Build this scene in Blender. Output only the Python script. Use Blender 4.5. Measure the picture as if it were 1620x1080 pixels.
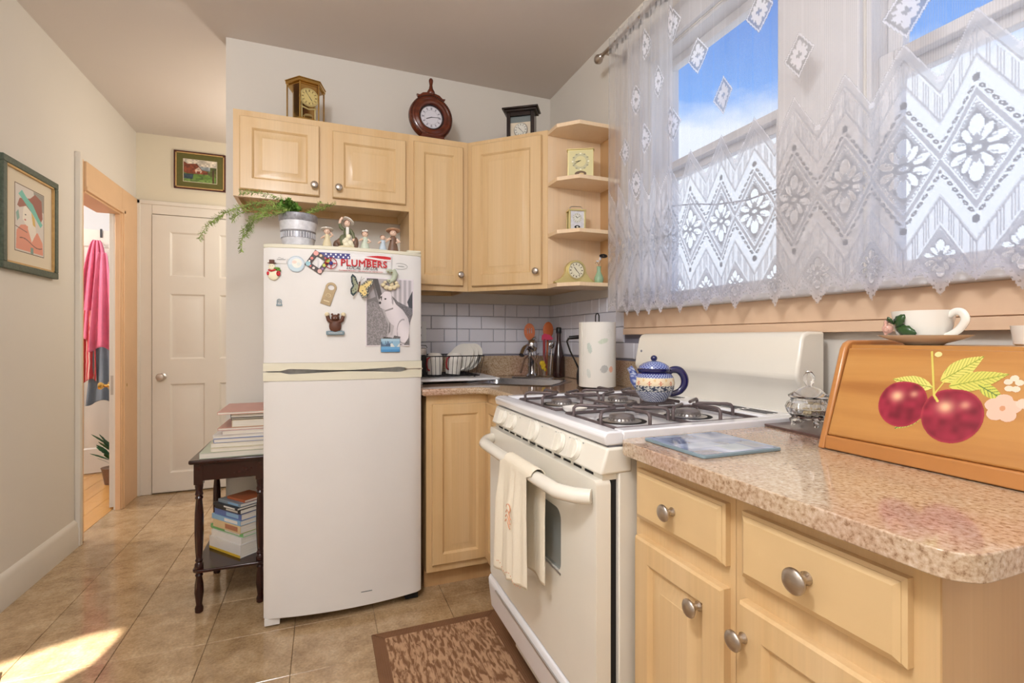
import bpy, bmesh, math, random
import numpy as np
from mathutils import Vector, Matrix, Euler
random.seed(7); RNG = np.random.default_rng(7)
for o in list(bpy.data.objects): bpy.data.objects.remove(o)
S = bpy.context.scene
C = S.collection
PI = math.pi

# ------------------------------------------------------------------ camera, sky, sun, exposure
cam_d = bpy.data.cameras.new('camera'); cam = bpy.data.objects.new('camera', cam_d); C.objects.link(cam)
cam.location = (0, 0, 1.151); cam.rotation_euler = (math.radians(90), 0, -math.atan(299/777))
cam_d.sensor_width = 36; cam_d.lens = 777/1620*36; cam_d.shift_y = -5/1620; cam_d.clip_start = 0.02
S.camera = cam
S.view_settings.view_transform = 'Standard'; S.view_settings.look = 'None'
S.view_settings.gamma = 1; S.view_settings.use_curve_mapping = False
S.view_settings.exposure = 0.22

def lin(r, g, b):
    f = lambda c: c/12.92 if c <= .04045 else ((c+.055)/1.055)**2.4
    return (f(r/255), f(g/255), f(b/255), 1)

W = bpy.data.worlds.new('sky'); S.world = W; W.use_nodes = True
nt = W.node_tree; nt.nodes.clear()
def N(t, k, **kw):
    n = t.nodes.new(k)
    for a, b in kw.items(): setattr(n, a, b)
    return n
def L(t, a, b): t.links.new(a, b)
out = N(nt, 'ShaderNodeOutputWorld'); bg = N(nt, 'ShaderNodeBackground'); L(nt, bg.outputs[0], out.inputs[0])
tc = N(nt, 'ShaderNodeTexCoord'); sep = N(nt, 'ShaderNodeSeparateXYZ'); L(nt, tc.outputs['Generated'], sep.inputs[0])
grad = N(nt, 'ShaderNodeValToRGB'); L(nt, sep.outputs[2], grad.inputs[0])
cr = grad.color_ramp
cr.elements[0].position = 0.0; cr.elements[0].color = (.42, .40, .37, 1)
cr.elements[1].position = 1.0; cr.elements[1].color = (.05, .17, .55, 1)
for p, c in ((.02, (.60, .64, .70, 1)), (.30, (.26, .44, .74, 1)), (.40, (.10, .28, .66, 1)), (.52, (.035, .16, .50, 1))):
    e = cr.elements.new(p); e.color = c
mp = N(nt, 'ShaderNodeMapping'); mp.inputs['Scale'].default_value = (1, 1, 2.2); mp.inputs['Location'].default_value = (.35, .1, .15)
L(nt, tc.outputs['Generated'], mp.inputs[0])
nz = N(nt, 'ShaderNodeTexNoise'); nz.inputs['Scale'].default_value = 2.3; nz.inputs['Detail'].default_value = 7; nz.inputs['Roughness'].default_value = .55
L(nt, mp.outputs[0], nz.inputs['Vector'])
# clouds thicken towards the horizon
ma = N(nt, 'ShaderNodeMath', operation='MULTIPLY_ADD'); L(nt, nz.outputs['Fac'], ma.inputs[0]); ma.inputs[1].default_value = -.42; L(nt, sep.outputs[2], ma.inputs[2])
cl = N(nt, 'ShaderNodeValToRGB'); L(nt, ma.outputs[0], cl.inputs[0])
cl.color_ramp.elements[0].position = .17; cl.color_ramp.elements[0].color = (1, 1, 1, 1)
cl.color_ramp.elements[1].position = .235; cl.color_ramp.elements[1].color = (0, 0, 0, 1)
mx = N(nt, 'ShaderNodeMix', data_type='RGBA'); L(nt, cl.outputs[0], mx.inputs[0]); L(nt, grad.outputs[0], mx.inputs[6]); mx.inputs[7].default_value = (.60, .65, .73, 1)
L(nt, mx.outputs[2], bg.inputs[0]); bg.inputs[1].default_value = 1.5

SUN = Vector((0.03, .85, -.50)).normalized()
sd = bpy.data.lights.new('sun', 'SUN'); sd.energy = 24; sd.angle = .008; sd.color = (1, .95, .86)
so = bpy.data.objects.new('sun', sd); C.objects.link(so); so.rotation_euler = SUN.to_track_quat('-Z', 'Y').to_euler(); so.location = (0, -4, 5)

def point(name, loc, e, col, r):
    d = bpy.data.lights.new(name, 'POINT'); d.energy = e; d.color = col; d.shadow_soft_size = r
    o = bpy.data.objects.new(name, d); C.objects.link(o); o.location = loc; return o
point('kitchen_fill_light', (-.42, .22, 2.30), 56, (.94, .965, 1), .16)  # added fill out of view, brightens the whole kitchen
point('rear_fill_light', (-.2, -1.0, 2.2), 15, (.98, .985, 1), .16)  # added fill behind the camera, no real fixture
point('hall_lamp_light', (-.15, 3.7, 2.05), 14, (1, .93, .84), .09)
point('bedroom_fill_light', (-2.6, 4.0, 2.3), 62, (1, .94, .88), .12)  # added to brighten the bedroom seen through the doorway

# ------------------------------------------------------------------ materials
MATS = {}
def base_mat(name):
    m = bpy.data.materials.new(name); m.use_nodes = True
    t = m.node_tree; b = t.nodes['Principled BSDF']; MATS[name] = m
    return m, t, b
def mat(name, col, rough=.5, metal=0, var=.0, vscale=6, bump=0, bscale=60, coat=0, spec=.5, stretch=(1, 1, 1), trans=0, ior=1.45, sub=0):
    m, t, b = base_mat(name)
    c = lin(*col); b.inputs['Roughness'].default_value = rough; b.inputs['Metallic'].default_value = metal
    b.inputs['Coat Weight'].default_value = coat; b.inputs['Coat Roughness'].default_value = .06
    b.inputs['Specular IOR Level'].default_value = spec; b.inputs['Transmission Weight'].default_value = trans; b.inputs['IOR'].default_value = ior
    co = N(t, 'ShaderNodeTexCoord'); mpn = N(t, 'ShaderNodeMapping'); L(t, co.outputs['Object'], mpn.inputs[0]); mpn.inputs['Scale'].default_value = stretch
    n1 = N(t, 'ShaderNodeTexNoise'); L(t, mpn.outputs[0], n1.inputs['Vector']); n1.inputs['Scale'].default_value = vscale; n1.inputs['Detail'].default_value = 5
    r = N(t, 'ShaderNodeValToRGB'); L(t, n1.outputs['Fac'], r.inputs[0]); v = max(var, .012)
    r.color_ramp.elements[0].position = .3; r.color_ramp.elements[1].position = .7
    r.color_ramp.elements[0].color = tuple(x*(1-v) for x in c[:3])+(1,); r.color_ramp.elements[1].color = tuple(min(1, x*(1+v)) for x in c[:3])+(1,)
    L(t, r.outputs[0], b.inputs['Base Color'])
    if bump:
        n2 = N(t, 'ShaderNodeTexNoise'); L(t, mpn.outputs[0], n2.inputs['Vector']); n2.inputs['Scale'].default_value = bscale; n2.inputs['Detail'].default_value = 3
        bp = N(t, 'ShaderNodeBump'); bp.inputs['Strength'].default_value = bump; bp.inputs['Distance'].default_value = .002
        L(t, n2.outputs['Fac'], bp.inputs['Height']); L(t, bp.outputs[0], b.inputs['Normal'])
    return m
def wood(name, c1, c2, c3, stretch=(18, 18, 1.3), rough=.38, coat=.15, fiber=.5):
    m, t, b = base_mat(name)
    b.inputs['Roughness'].default_value = rough; b.inputs['Coat Weight'].default_value = coat; b.inputs['Coat Roughness'].default_value = .15
    co = N(t, 'ShaderNodeTexCoord'); mpn = N(t, 'ShaderNodeMapping'); L(t, co.outputs['Object'], mpn.inputs[0]); mpn.inputs['Scale'].default_value = stretch
    n1 = N(t, 'ShaderNodeTexNoise'); L(t, mpn.outputs[0], n1.inputs['Vector']); n1.inputs['Scale'].default_value = .55; n1.inputs['Detail'].default_value = 6; n1.inputs['Distortion'].default_value = .4
    r = N(t, 'ShaderNodeValToRGB'); L(t, n1.outputs['Fac'], r.inputs[0])
    r.color_ramp.elements[0].position = .28; r.color_ramp.elements[0].color = lin(*c1)
    r.color_ramp.elements[1].position = .75; r.color_ramp.elements[1].color = lin(*c3)
    e = r.color_ramp.elements.new(.5); e.color = lin(*c2)
    m2 = N(t, 'ShaderNodeMapping'); L(t, mpn.outputs[0], m2.inputs[0]); m2.inputs['Scale'].default_value = (9, 9, 2)
    n2 = N(t, 'ShaderNodeTexNoise'); L(t, m2.outputs[0], n2.inputs['Vector']); n2.inputs['Scale'].default_value = 1; n2.inputs['Detail'].default_value = 4
    mr = N(t, 'ShaderNodeMapRange'); L(t, n2.outputs['Fac'], mr.inputs[0]); mr.inputs[3].default_value = 1-.16*fiber; mr.inputs[4].default_value = 1+.16*fiber
    mm = N(t, 'ShaderNodeVectorMath', operation='SCALE'); L(t, r.outputs[0], mm.inputs[0]); L(t, mr.outputs[0], mm.inputs['Scale'])
    L(t, mm.outputs[0], b.inputs['Base Color'])
    return m
def vcol(name, rough=.45, coat=0, bump=0):
    m, t, b = base_mat(name)
    a = N(t, 'ShaderNodeAttribute', attribute_name='Col'); L(t, a.outputs['Color'], b.inputs['Base Color'])
    b.inputs['Roughness'].default_value = rough; b.inputs['Coat Weight'].default_value = coat
    return m

M = MATS
mat('wall_paint', (226, 220, 211), .85, var=.015, vscale=1.5, bump=.12, bscale=90)
mat('hall_paint', (224, 214, 192), .85, var=.015, vscale=1.5, bump=.12, bscale=90)
mat('ceiling_paint', (218, 209, 202), .9, var=.02, vscale=1.2, bump=.15, bscale=60)
mat('bedroom_paint', (226, 226, 228), .85)
mat('trim_white', (226, 219, 208), .45, var=.02)
mat('trim_peach', (228, 190, 150), .42, var=.03)
mat('door_white', (226, 220, 210), .4, var=.015)
mat('window_white', (214, 212, 214), .45)
mat('apron_beige', (222, 190, 160), .5, var=.03)
mat('fridge_white', (231, 228, 225), .32, var=.006, bump=.05, bscale=260, coat=.3)
mat('fridge_cream', (228, 223, 202), .35, var=.01)
mat('stove_bisque', (236, 231, 219), .22, var=.006, coat=.5)
mat('stove_white', (240, 240, 244), .16, var=.006, coat=.5)
mat('black_gap', (22, 20, 19), .7)
mat('black_metal', (32, 30, 32), .35, metal=.3)
mat('black_plastic', (24, 24, 26), .35)
mat('grate_iron', (104, 92, 92), .42, metal=.35, var=.12, vscale=40)
mat('burner_cap', (140, 132, 130), .4, metal=.4, var=.08, vscale=60)
mat('burner_base', (190, 186, 182), .3, metal=.8)
mat('oven_glass', (150, 154, 152), .08, coat=1)
mat('nickel', (190, 180, 170), .28, metal=1, var=.04, vscale=80, stretch=(1, 1, 8))
mat('chrome', (205, 205, 210), .1, metal=1)
mat('steel', (178, 178, 182), .22, metal=1, var=.04, vscale=60)
mat('brass', (196, 160, 92), .22, metal=1, var=.04)
mat('gold_pale', (222, 208, 150), .28, metal=.75, var=.03)
mat('gold_face', (214, 196, 132), .35, metal=.5)
mat('mahogany', (96, 40, 20), .22, var=.25, vscale=14, coat=.5, stretch=(1, 1, 4))
mat('dark_cherry', (46, 17, 13), .2, var=.2, vscale=20, coat=.15)
mat('ebony', (30, 16, 14), .25, coat=.5)
mat('porcelain', (238, 234, 226), .16, coat=.6)
mat('paper_white', (238, 234, 224), .75, var=.03, vscale=30)
mat('page_white', (226, 220, 208), .8, var=.1, vscale=9, stretch=(1, 1, 80))
mat('clear_glass', (255, 255, 255), .02, trans=1, ior=1.45)
mat('tile_white', (226, 225, 234), .22, var=.03, vscale=4, coat=.3)
mat('grout', (134, 132, 146), .8)
mat('outlet_white', (232, 232, 234), .35)
mat('leaf_green', (92, 134, 48), .55, var=.25, vscale=30)
mat('fern_green', (150, 172, 92), .6, var=.3, vscale=20)
mat('leaf_dark', (30, 82, 40), .5, var=.2, vscale=20)
mat('leaf_gloss', (44, 78, 34), .25, var=.15, vscale=60, coat=.4)
mat('pink_terry', (236, 128, 158), .95, var=.1, vscale=12, bump=.8, bscale=220)
mat('grey_cloth', (128, 138, 150), .95, var=.08, vscale=14, bump=.4, bscale=180)
mat('towel_cream', (240, 230, 210), .95, var=.02, vscale=12, bump=.5, bscale=260)
mat('towel_stitch', (222, 160, 124), .8)
mat('rose_pink', (226, 176, 160), .4, coat=.4)
mat('celadon', (150, 186, 152), .25, coat=.5, var=.05)
mat('silver_embossed', (160, 160, 168), .35, metal=.35, var=.2, vscale=90)
mat('silver_light', (222, 222, 228), .4, metal=.1, var=.12, vscale=60)
mat('navy_glaze', (20, 22, 78), .12, coat=.8)
mat('skin_porcelain', (240, 206, 184), .35)
mat('hair_brown', (124, 72, 48), .5)
mat('green_coat', (106, 110, 82), .5, var=.1, vscale=40)
mat('pale_blue', (196, 210, 222), .4)
mat('pale_green', (206, 216, 198), .4)
mat('brown_glaze', (122, 92, 74), .4, var=.15, vscale=50)
mat('straw', (206, 164, 134), .6, var=.08, vscale=60)
mat('wood_spoon', (196, 104, 56), .5, var=.15, vscale=20)
mat('silicone_pink', (222, 72, 108), .45)
mat('silicone_red', (160, 44, 50), .45)
mat('dark_bottle', (46, 20, 18), .15, coat=.5)
mat('yellow_flower', (220, 186, 40), .6, var=.1, vscale=60)
mat('cord_grey', (150, 150, 160), .6)
mat('red_print', (200, 34, 44), .5)
mat('blue_print', (50, 52, 130), .5)
mat('white_print', (240, 240, 240), .5)
mat('grey_print', (120, 128, 128), .5)
mat('black_print', (34, 32, 34), .5)
mat('opener_bronze', (158, 138, 108), .35, metal=.7, var=.06, vscale=60)
mat('bear_brown', (96, 58, 42), .5, var=.15, vscale=60)
mat('slate_blue', (128, 148, 158), .5)
mat('snow_cream', (240, 232, 204), .5)
mat('seal_green', (186, 194, 172), .45, var=.08, vscale=40)
mat('shell_cream', (226, 212, 176), .5, var=.08, vscale=60)
mat('rug_border', (134, 96, 68), .95, var=.1, vscale=8, bump=.3, bscale=200)
mat('dark_mat', (92, 66, 60), .3, var=.3, vscale=14, coat=.3)
mat('frame_red', (72, 24, 22), .3, coat=.4)
mat('frame_green', (78, 88, 74), .5, var=.25, vscale=90)
mat('frame_gold', (196, 160, 104), .4, metal=.3, var=.1, vscale=50)
mat('mat_olive', (98, 94, 48), .8, var=.05, vscale=60)
mat('mat_cream', (226, 214, 192), .8)
mat('lampshade_glass', (250, 244, 230), .3)
wood('maple', (211, 173, 122), (218, 184, 135), (223, 192, 147))
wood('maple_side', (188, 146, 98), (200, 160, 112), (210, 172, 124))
wood('maple_light', (232, 200, 160), (236, 208, 172), (240, 214, 182))
wood('maple_drawer', (217, 184, 133), (222, 190, 141), (226, 196, 149), stretch=(2, 2, 9), fiber=.3)
wood('pine_orange', (164, 104, 50), (194, 138, 74), (208, 156, 92), stretch=(2.2, 1.1, 26), rough=.3, coat=.3, fiber=.35)
wood('pine_edge', (168, 108, 56), (190, 128, 70), (202, 142, 84), stretch=(6, 1, 6), rough=.3, coat=.3)
wood('oak_floor', (196, 140, 70), (214, 160, 90), (226, 176, 108), stretch=(8, 1.2, 8), rough=.22, coat=.3)
wood('crate_wood', (212, 170, 122), (222, 182, 134), (230, 192, 146))

# granite worktop
def granite(name, spots=.9):
    m, t, b = base_mat(name)
    g = N(t, 'ShaderNodeTexCoord')
    n1 = N(t, 'ShaderNodeTexNoise'); L(t, g.outputs['Object'], n1.inputs['Vector']); n1.inputs['Scale'].default_value = 150; n1.inputs['Detail'].default_value = 4; n1.inputs['Roughness'].default_value = .65
    r1 = N(t, 'ShaderNodeValToRGB'); L(t, n1.outputs['Fac'], r1.inputs[0]); e = r1.color_ramp.elements
    e[0].position = .24; e[0].color = lin(118, 92, 68); e[1].position = .74; e[1].color = lin(224, 208, 188)
    for p, c in ((.36, (160, 130, 100)), (.44, (190, 164, 134)), (.56, (206, 184, 156))):
        q = r1.color_ramp.elements.new(p); q.color = lin(*c)
    n2 = N(t, 'ShaderNodeTexNoise'); L(t, g.outputs['Object'], n2.inputs['Vector']); n2.inputs['Scale'].default_value = 3.2; n2.inputs['Detail'].default_value = 2
    r2 = N(t, 'ShaderNodeValToRGB'); L(t, n2.outputs['Fac'], r2.inputs[0]); r2.color_ramp.elements[0].position = .45; r2.color_ramp.elements[1].position = .66
    r2.color_ramp.elements[0].color = (1, 1, 1, 1); r2.color_ramp.elements[1].color = (.90, .76, .80, 1)
    mm = N(t, 'ShaderNodeMix', data_type='RGBA', blend_type='MULTIPLY'); mm.inputs[0].default_value = 1; L(t, r1.outputs[0], mm.inputs[6]); L(t, r2.outputs[0], mm.inputs[7])
    v = N(t, 'ShaderNodeTexVoronoi'); L(t, g.outputs['Object'], v.inputs['Vector']); v.inputs['Scale'].default_value = 150
    r3 = N(t, 'ShaderNodeValToRGB'); L(t, v.outputs['Distance'], r3.inputs[0]); r3.color_ramp.elements[0].position = .12; r3.color_ramp.elements[0].color = (.35, .25, .18, 1); r3.color_ramp.elements[1].position = .3; r3.color_ramp.elements[1].color = (1, 1, 1, 1)
    m2 = N(t, 'ShaderNodeMix', data_type='RGBA', blend_type='MULTIPLY'); m2.inputs[0].default_value = .32*spots; L(t, mm.outputs[2], m2.inputs[6]); L(t, r3.outputs[0], m2.inputs[7])
    L(t, m2.outputs[2], b.inputs['Base Color']); b.inputs['Roughness'].default_value = .12; b.inputs['Coat Weight'].default_value = .5; b.inputs['Coat Roughness'].default_value = .05
    return m
granite('granite')
granite('granite_splash', 1.2)
# floor tile: stone mottle in world space, a little different on each tile
m, t, b = base_mat('floor_stone')
g = N(t, 'ShaderNodeNewGeometry'); oi = N(t, 'ShaderNodeObjectInfo')
n1 = N(t, 'ShaderNodeTexNoise'); L(t, g.outputs['Position'], n1.inputs['Vector']); n1.inputs['Scale'].default_value = 9; n1.inputs['Detail'].default_value = 10; n1.inputs['Roughness'].default_value = .72
r1 = N(t, 'ShaderNodeValToRGB'); L(t, n1.outputs['Fac'], r1.inputs[0]); r1.color_ramp.elements[0].position = .3; r1.color_ramp.elements[0].color = lin(150, 120, 86)
r1.color_ramp.elements[1].position = .7; r1.color_ramp.elements[1].color = lin(208, 182, 146); e = r1.color_ramp.elements.new(.5); e.color = lin(186, 156, 118)
n3 = N(t, 'ShaderNodeTexNoise'); L(t, g.outputs['Position'], n3.inputs['Vector']); n3.inputs['Scale'].default_value = 110; n3.inputs['Detail'].default_value = 3
mr3 = N(t, 'ShaderNodeMapRange'); L(t, n3.outputs['Fac'], mr3.inputs[0]); mr3.inputs[1].default_value = .3; mr3.inputs[2].default_value = .7; mr3.inputs[3].default_value = .8; mr3.inputs[4].default_value = 1.1
mr = N(t, 'ShaderNodeMapRange'); L(t, oi.outputs['Random'], mr.inputs[0]); mr.inputs[3].default_value = .93; mr.inputs[4].default_value = 1.05
mu = N(t, 'ShaderNodeMath', operation='MULTIPLY'); L(t, mr.outputs[0], mu.inputs[0]); L(t, mr3.outputs[0], mu.inputs[1])
mm = N(t, 'ShaderNodeVectorMath', operation='SCALE'); L(t, r1.outputs[0], mm.inputs[0]); L(t, mu.outputs[0], mm.inputs['Scale']); L(t, mm.outputs[0], b.inputs['Base Color'])
b.inputs['Roughness'].default_value = .16; b.inputs['Coat Weight'].default_value = .35; b.inputs['Coat Roughness'].default_value = .06
mat('floor_grout', (166, 140, 110), .8)
# rug field: streaky two-tone chenille
m, t, b = base_mat('rug_field')
co = N(t, 'ShaderNodeTexCoord'); mpn = N(t, 'ShaderNodeMapping'); L(t, co.outputs['Object'], mpn.inputs[0]); mpn.inputs['Scale'].default_value = (80, 22, 1)
n1 = N(t, 'ShaderNodeTexNoise'); L(t, mpn.outputs[0], n1.inputs['Vector']); n1.inputs['Scale'].default_value = 1; n1.inputs['Detail'].default_value = 3; n1.inputs['Distortion'].default_value = .6
r1 = N(t, 'ShaderNodeValToRGB'); L(t, n1.outputs['Fac'], r1.inputs[0]); r1.color_ramp.elements[0].position = .42; r1.color_ramp.elements[0].color = lin(130, 92, 62); r1.color_ramp.elements[1].position = .58; r1.color_ramp.elements[1].color = lin(192, 154, 120)
L(t, r1.outputs[0], b.inputs['Base Color']); b.inputs['Roughness'].default_value = .95
bp = N(t, 'ShaderNodeBump'); bp.inputs['Strength'].default_value = .7; bp.inputs['Distance'].default_value = .004; L(t, n1.outputs['Fac'], bp.inputs['Height']); L(t, bp.outputs[0], b.inputs['Normal'])
# vertex-colour prints
vcol('printed', .4); vcol('printed_gloss', .12, coat=.6); vcol('printed_matt', .8)
# window glass: clear sheet, thin
m, t, b = base_mat('window_glass'); t.nodes.remove(b)
o_ = t.nodes['Material Output']; tr = N(t, 'ShaderNodeBsdfTransparent'); gl = N(t, 'ShaderNodeBsdfGlossy'); gl.inputs['Roughness'].default_value = .02
mxs = N(t, 'ShaderNodeMixShader'); fr = N(t, 'ShaderNodeLayerWeight'); pw = N(t, 'ShaderNodeMath', operation='POWER'); L(t, fr.outputs['Facing'], pw.inputs[0]); pw.inputs[1].default_value = 5
pm = N(t, 'ShaderNodeMath', operation='MULTIPLY_ADD'); L(t, pw.outputs[0], pm.inputs[0]); pm.inputs[1].default_value = .6; pm.inputs[2].default_value = .03
L(t, pm.outputs[0], mxs.inputs[0]); L(t, tr.outputs[0], mxs.inputs[1]); L(t, gl.outputs[0], mxs.inputs[2]); L(t, mxs.outputs[0], o_.inputs[0])
# lace: 'Col'.r = how closely knitted, 'Col'.g = thread brightness
m, t, b = base_mat('lace'); t.nodes.remove(b); o_ = t.nodes['Material Output']
a = N(t, 'ShaderNodeAttribute', attribute_name='Col'); sp = N(t, 'ShaderNodeSeparateColor'); L(t, a.outputs['Color'], sp.inputs[0])
tr = N(t, 'ShaderNodeBsdfTransparent'); tr.inputs[0].default_value = (1, 1, 1, 1)
cc = N(t, 'ShaderNodeCombineColor')
for i, k in enumerate((.99, .975, 1.0)):
    x = N(t, 'ShaderNodeMath', operation='MULTIPLY'); L(t, sp.outputs[1], x.inputs[0]); x.inputs[1].default_value = k; L(t, x.outputs[0], cc.inputs[i])
df = N(t, 'ShaderNodeBsdfDiffuse'); L(t, cc.outputs[0], df.inputs[0]); tl = N(t, 'ShaderNodeBsdfTranslucent'); L(t, cc.outputs[0], tl.inputs[0])
m1 = N(t, 'ShaderNodeMixShader'); m1.inputs[0].default_value = .72; L(t, df.outputs[0], m1.inputs[1]); L(t, tl.outputs[0], m1.inputs[2])
m2 = N(t, 'ShaderNodeMixShader'); L(t, sp.outputs[0], m2.inputs[0]); L(t, tr.outputs[0], m2.inputs[1]); L(t, m1.outputs[0], m2.inputs[2]); L(t, m2.outputs[0], o_.inputs[0])

# ------------------------------------------------------------------ mesh helpers
class MB:
    def __init__(s): s.v = []; s.f = []; s.mi = []
    def add(s, vs, fs, mi=0, T=None):
        n = len(s.v)
        s.v += [tuple(T @ Vector(p)) if T is not None else tuple(p) for p in vs]
        s.f += [tuple(i+n for i in f) for f in fs]; s.mi += [mi]*len(fs); return s
    def box(s, x0, x1, y0, y1, z0, z1, mi=0, T=None):
        vs = [(x, y, z) for z in (z0, z1) for y in (y0, y1) for x in (x0, x1)]
        return s.add(vs, [(0, 2, 3, 1), (4, 5, 7, 6), (0, 1, 5, 4), (2, 6, 7, 3), (0, 4, 6, 2), (1, 3, 7, 5)], mi, T)
    def lathe(s, prof, seg=24, c=(0, 0, 0), mi=0, T=None, squash=1):
        vs = []; fs = []
        for r, z in prof:
            for k in range(seg):
                a = 2*PI*k/seg; vs.append((c[0]+r*math.cos(a), c[1]+r*math.sin(a)*squash, c[2]+z))
        for i in range(len(prof)-1):
            for k in range(seg):
                k2 = (k+1) % seg; fs.append((i*seg+k, i*seg+k2, (i+1)*seg+k2, (i+1)*seg+k))
        if prof[0][0] > 1e-5: fs.append(tuple(reversed(range(seg))))
        if prof[-1][0] > 1e-5: fs.append(tuple(range((len(prof)-1)*seg, len(prof)*seg)))
        return s.add(vs, fs, mi, T)
    def tube(s, pts, r, seg=8, closed=False, mi=0, T=None, flat=1):
        P = [Vector(p) for p in pts]; n = len(P); R = r if isinstance(r, (list, tuple)) else [r]*n
        vs = []; fs = []; up = None
        for i in range(n):
            d = (P[(i+1) % n]-P[i-1]) if closed else (P[min(i+1, n-1)]-P[max(i-1, 0)])
            d = d.normalized() if d.length > 1e-9 else Vector((0, 0, 1))
            if up is None:
                up = Vector((0, 0, 1)) if abs(d.z) < .9 else Vector((1, 0, 0))
            a = d.cross(up)
            a = a.normalized() if a.length > 1e-6 else Vector((1, 0, 0)); b_ = a.cross(d).normalized(); up = b_
            for k in range(seg):
                th = 2*PI*k/seg; vs.append(P[i]+a*math.cos(th)*R[i]+b_*math.sin(th)*R[i]*flat)
        m_ = n if closed else n-1
        for i in range(m_):
            j = (i+1) % n
            for k in range(seg):
                k2 = (k+1) % seg; fs.append((i*seg+k, i*seg+k2, j*seg+k2, j*seg+k))
        if not closed: fs += [tuple(reversed(range(seg))), tuple(range((n-1)*seg, n*seg))]
        return s.add(vs, fs, mi, T)
    def prism(s, poly, d0, d1, ax='z', mi=0, T=None):
        # poly in the two remaining axes, extruded along ax from d0 to d1
        n = len(poly)
        def pt(a, b_, d): return {'z': (a, b_, d), 'x': (d, a, b_), 'y': (a, d, b_)}[ax]
        vs = [pt(a, b_, d0) for a, b_ in poly]+[pt(a, b_, d1) for a, b_ in poly]
        fs = [tuple(reversed(range(n))), tuple(range(n, 2*n))]+[(i, (i+1) % n, n+(i+1) % n, n+i) for i in range(n)]
        return s.add(vs, fs, mi, T)
    def ball(s, c, r, seg=16, mi=0, T=None):
        rx, ry, rz = r if isinstance(r, (list, tuple)) else (r, r, r)
        rows = seg//2; vs = [(c[0], c[1], c[2]-rz)]; fs = []
        for i in range(1, rows):
            a = -PI/2+PI*i/rows
            for k in range(seg):
                b_ = 2*PI*k/seg; vs.append((c[0]+rx*math.cos(a)*math.cos(b_), c[1]+ry*math.cos(a)*math.sin(b_), c[2]+rz*math.sin(a)))
        vs.append((c[0], c[1], c[2]+rz)); top = len(vs)-1
        for k in range(seg):
            k2 = (k+1) % seg; fs.append((0, 1+k2, 1+k)); fs.append((top, top-seg+k, top-seg+k2))
        for i in range(rows-2):
            for k in range(seg):
                k2 = (k+1) % seg; a = 1+i*seg; fs.append((a+k, a+k2, a+seg+k2, a+seg+k))
        return s.add(vs, fs, mi, T)
    def build(s, name, mats, parent=None, bevel=0, smooth=40, loc=None, seg=2, sub=0, fixn=True):
        me = bpy.data.meshes.new(name); me.from_pydata(s.v, [], s.f)
        if isinstance(mats, str): mats = [mats]
        for x in mats: me.materials.append(MATS[x])
        me.polygons.foreach_set('material_index', s.mi)
        if fixn:
            bm = bmesh.new(); bm.from_mesh(me); bmesh.ops.recalc_face_normals(bm, faces=bm.faces); bm.to_mesh(me); bm.free()
        if smooth:
            me.polygons.foreach_set('use_smooth', [True]*len(me.polygons)); me.set_sharp_from_angle(angle=math.radians(smooth))
        o = bpy.data.objects.new(name, me); C.objects.link(o)
        if parent is not None: o.parent = parent
        if loc is not None: o.location = loc
        if bevel:
            b_ = o.modifiers.new('bevel', 'BEVEL'); b_.width = bevel; b_.segments = seg; b_.limit_method = 'ANGLE'; b_.angle_limit = math.radians(40)
        if sub:
            b_ = o.modifiers.new('sub', 'SUBSURF'); b_.levels = sub; b_.render_levels = sub
        return o
def sm(pts, n=5):
    P = [Vector(p) for p in pts]; o_ = []
    for i in range(len(P)-1):
        p0, p1, p2, p3 = P[max(i-1, 0)], P[i], P[i+1], P[min(i+2, len(P)-1)]
        for k in range(n):
            f = k/n; o_.append(.5*((2*p1)+(p2-p0)*f+(2*p0-5*p1+4*p2-p3)*f*f+(3*p1-3*p2+p3-p0)*f**3))
    return o_+[P[-1]]
def smr(r, n=5):
    o_ = []
    for i in range(len(r)-1): o_ += [r[i]+(r[i+1]-r[i])*k/n for k in range(n)]
    return o_+[r[-1]]
def thing(name, label, cat, loc=(0, 0, 0), rz=0, group=None, rot=None):
    o = bpy.data.objects.new(name, None); C.objects.link(o); o.location = loc; o.rotation_euler = rot if rot else (0, 0, rz)
    o.empty_display_size = .05
    o['label'] = label; o['category'] = cat
    if group: o['group'] = group
    return o
def tag(o, label, cat, group=None):
    o['label'] = label; o['category'] = cat
    if group: o['group'] = group
    return o
def struct(o, label=None):
    o['kind'] = 'structure'
    if label: o['label'] = label
    return o
def polyfill(outer, holes, z, up=True):
    bm = bmesh.new(); es = []
    for lp in [outer]+holes:
        vs = [bm.verts.new((a, b_, z)) for a, b_ in lp]
        es += [bm.edges.new((vs[i], vs[(i+1) % len(vs)])) for i in range(len(vs))]
    bmesh.ops.triangle_fill(bm, use_beauty=True, edges=es)
    bm.verts.index_update(); V = [tuple(v.co) for v in bm.verts]; F = [tuple(v.index for v in f.verts) for f in bm.faces]; bm.free()
    return V, F
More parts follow.
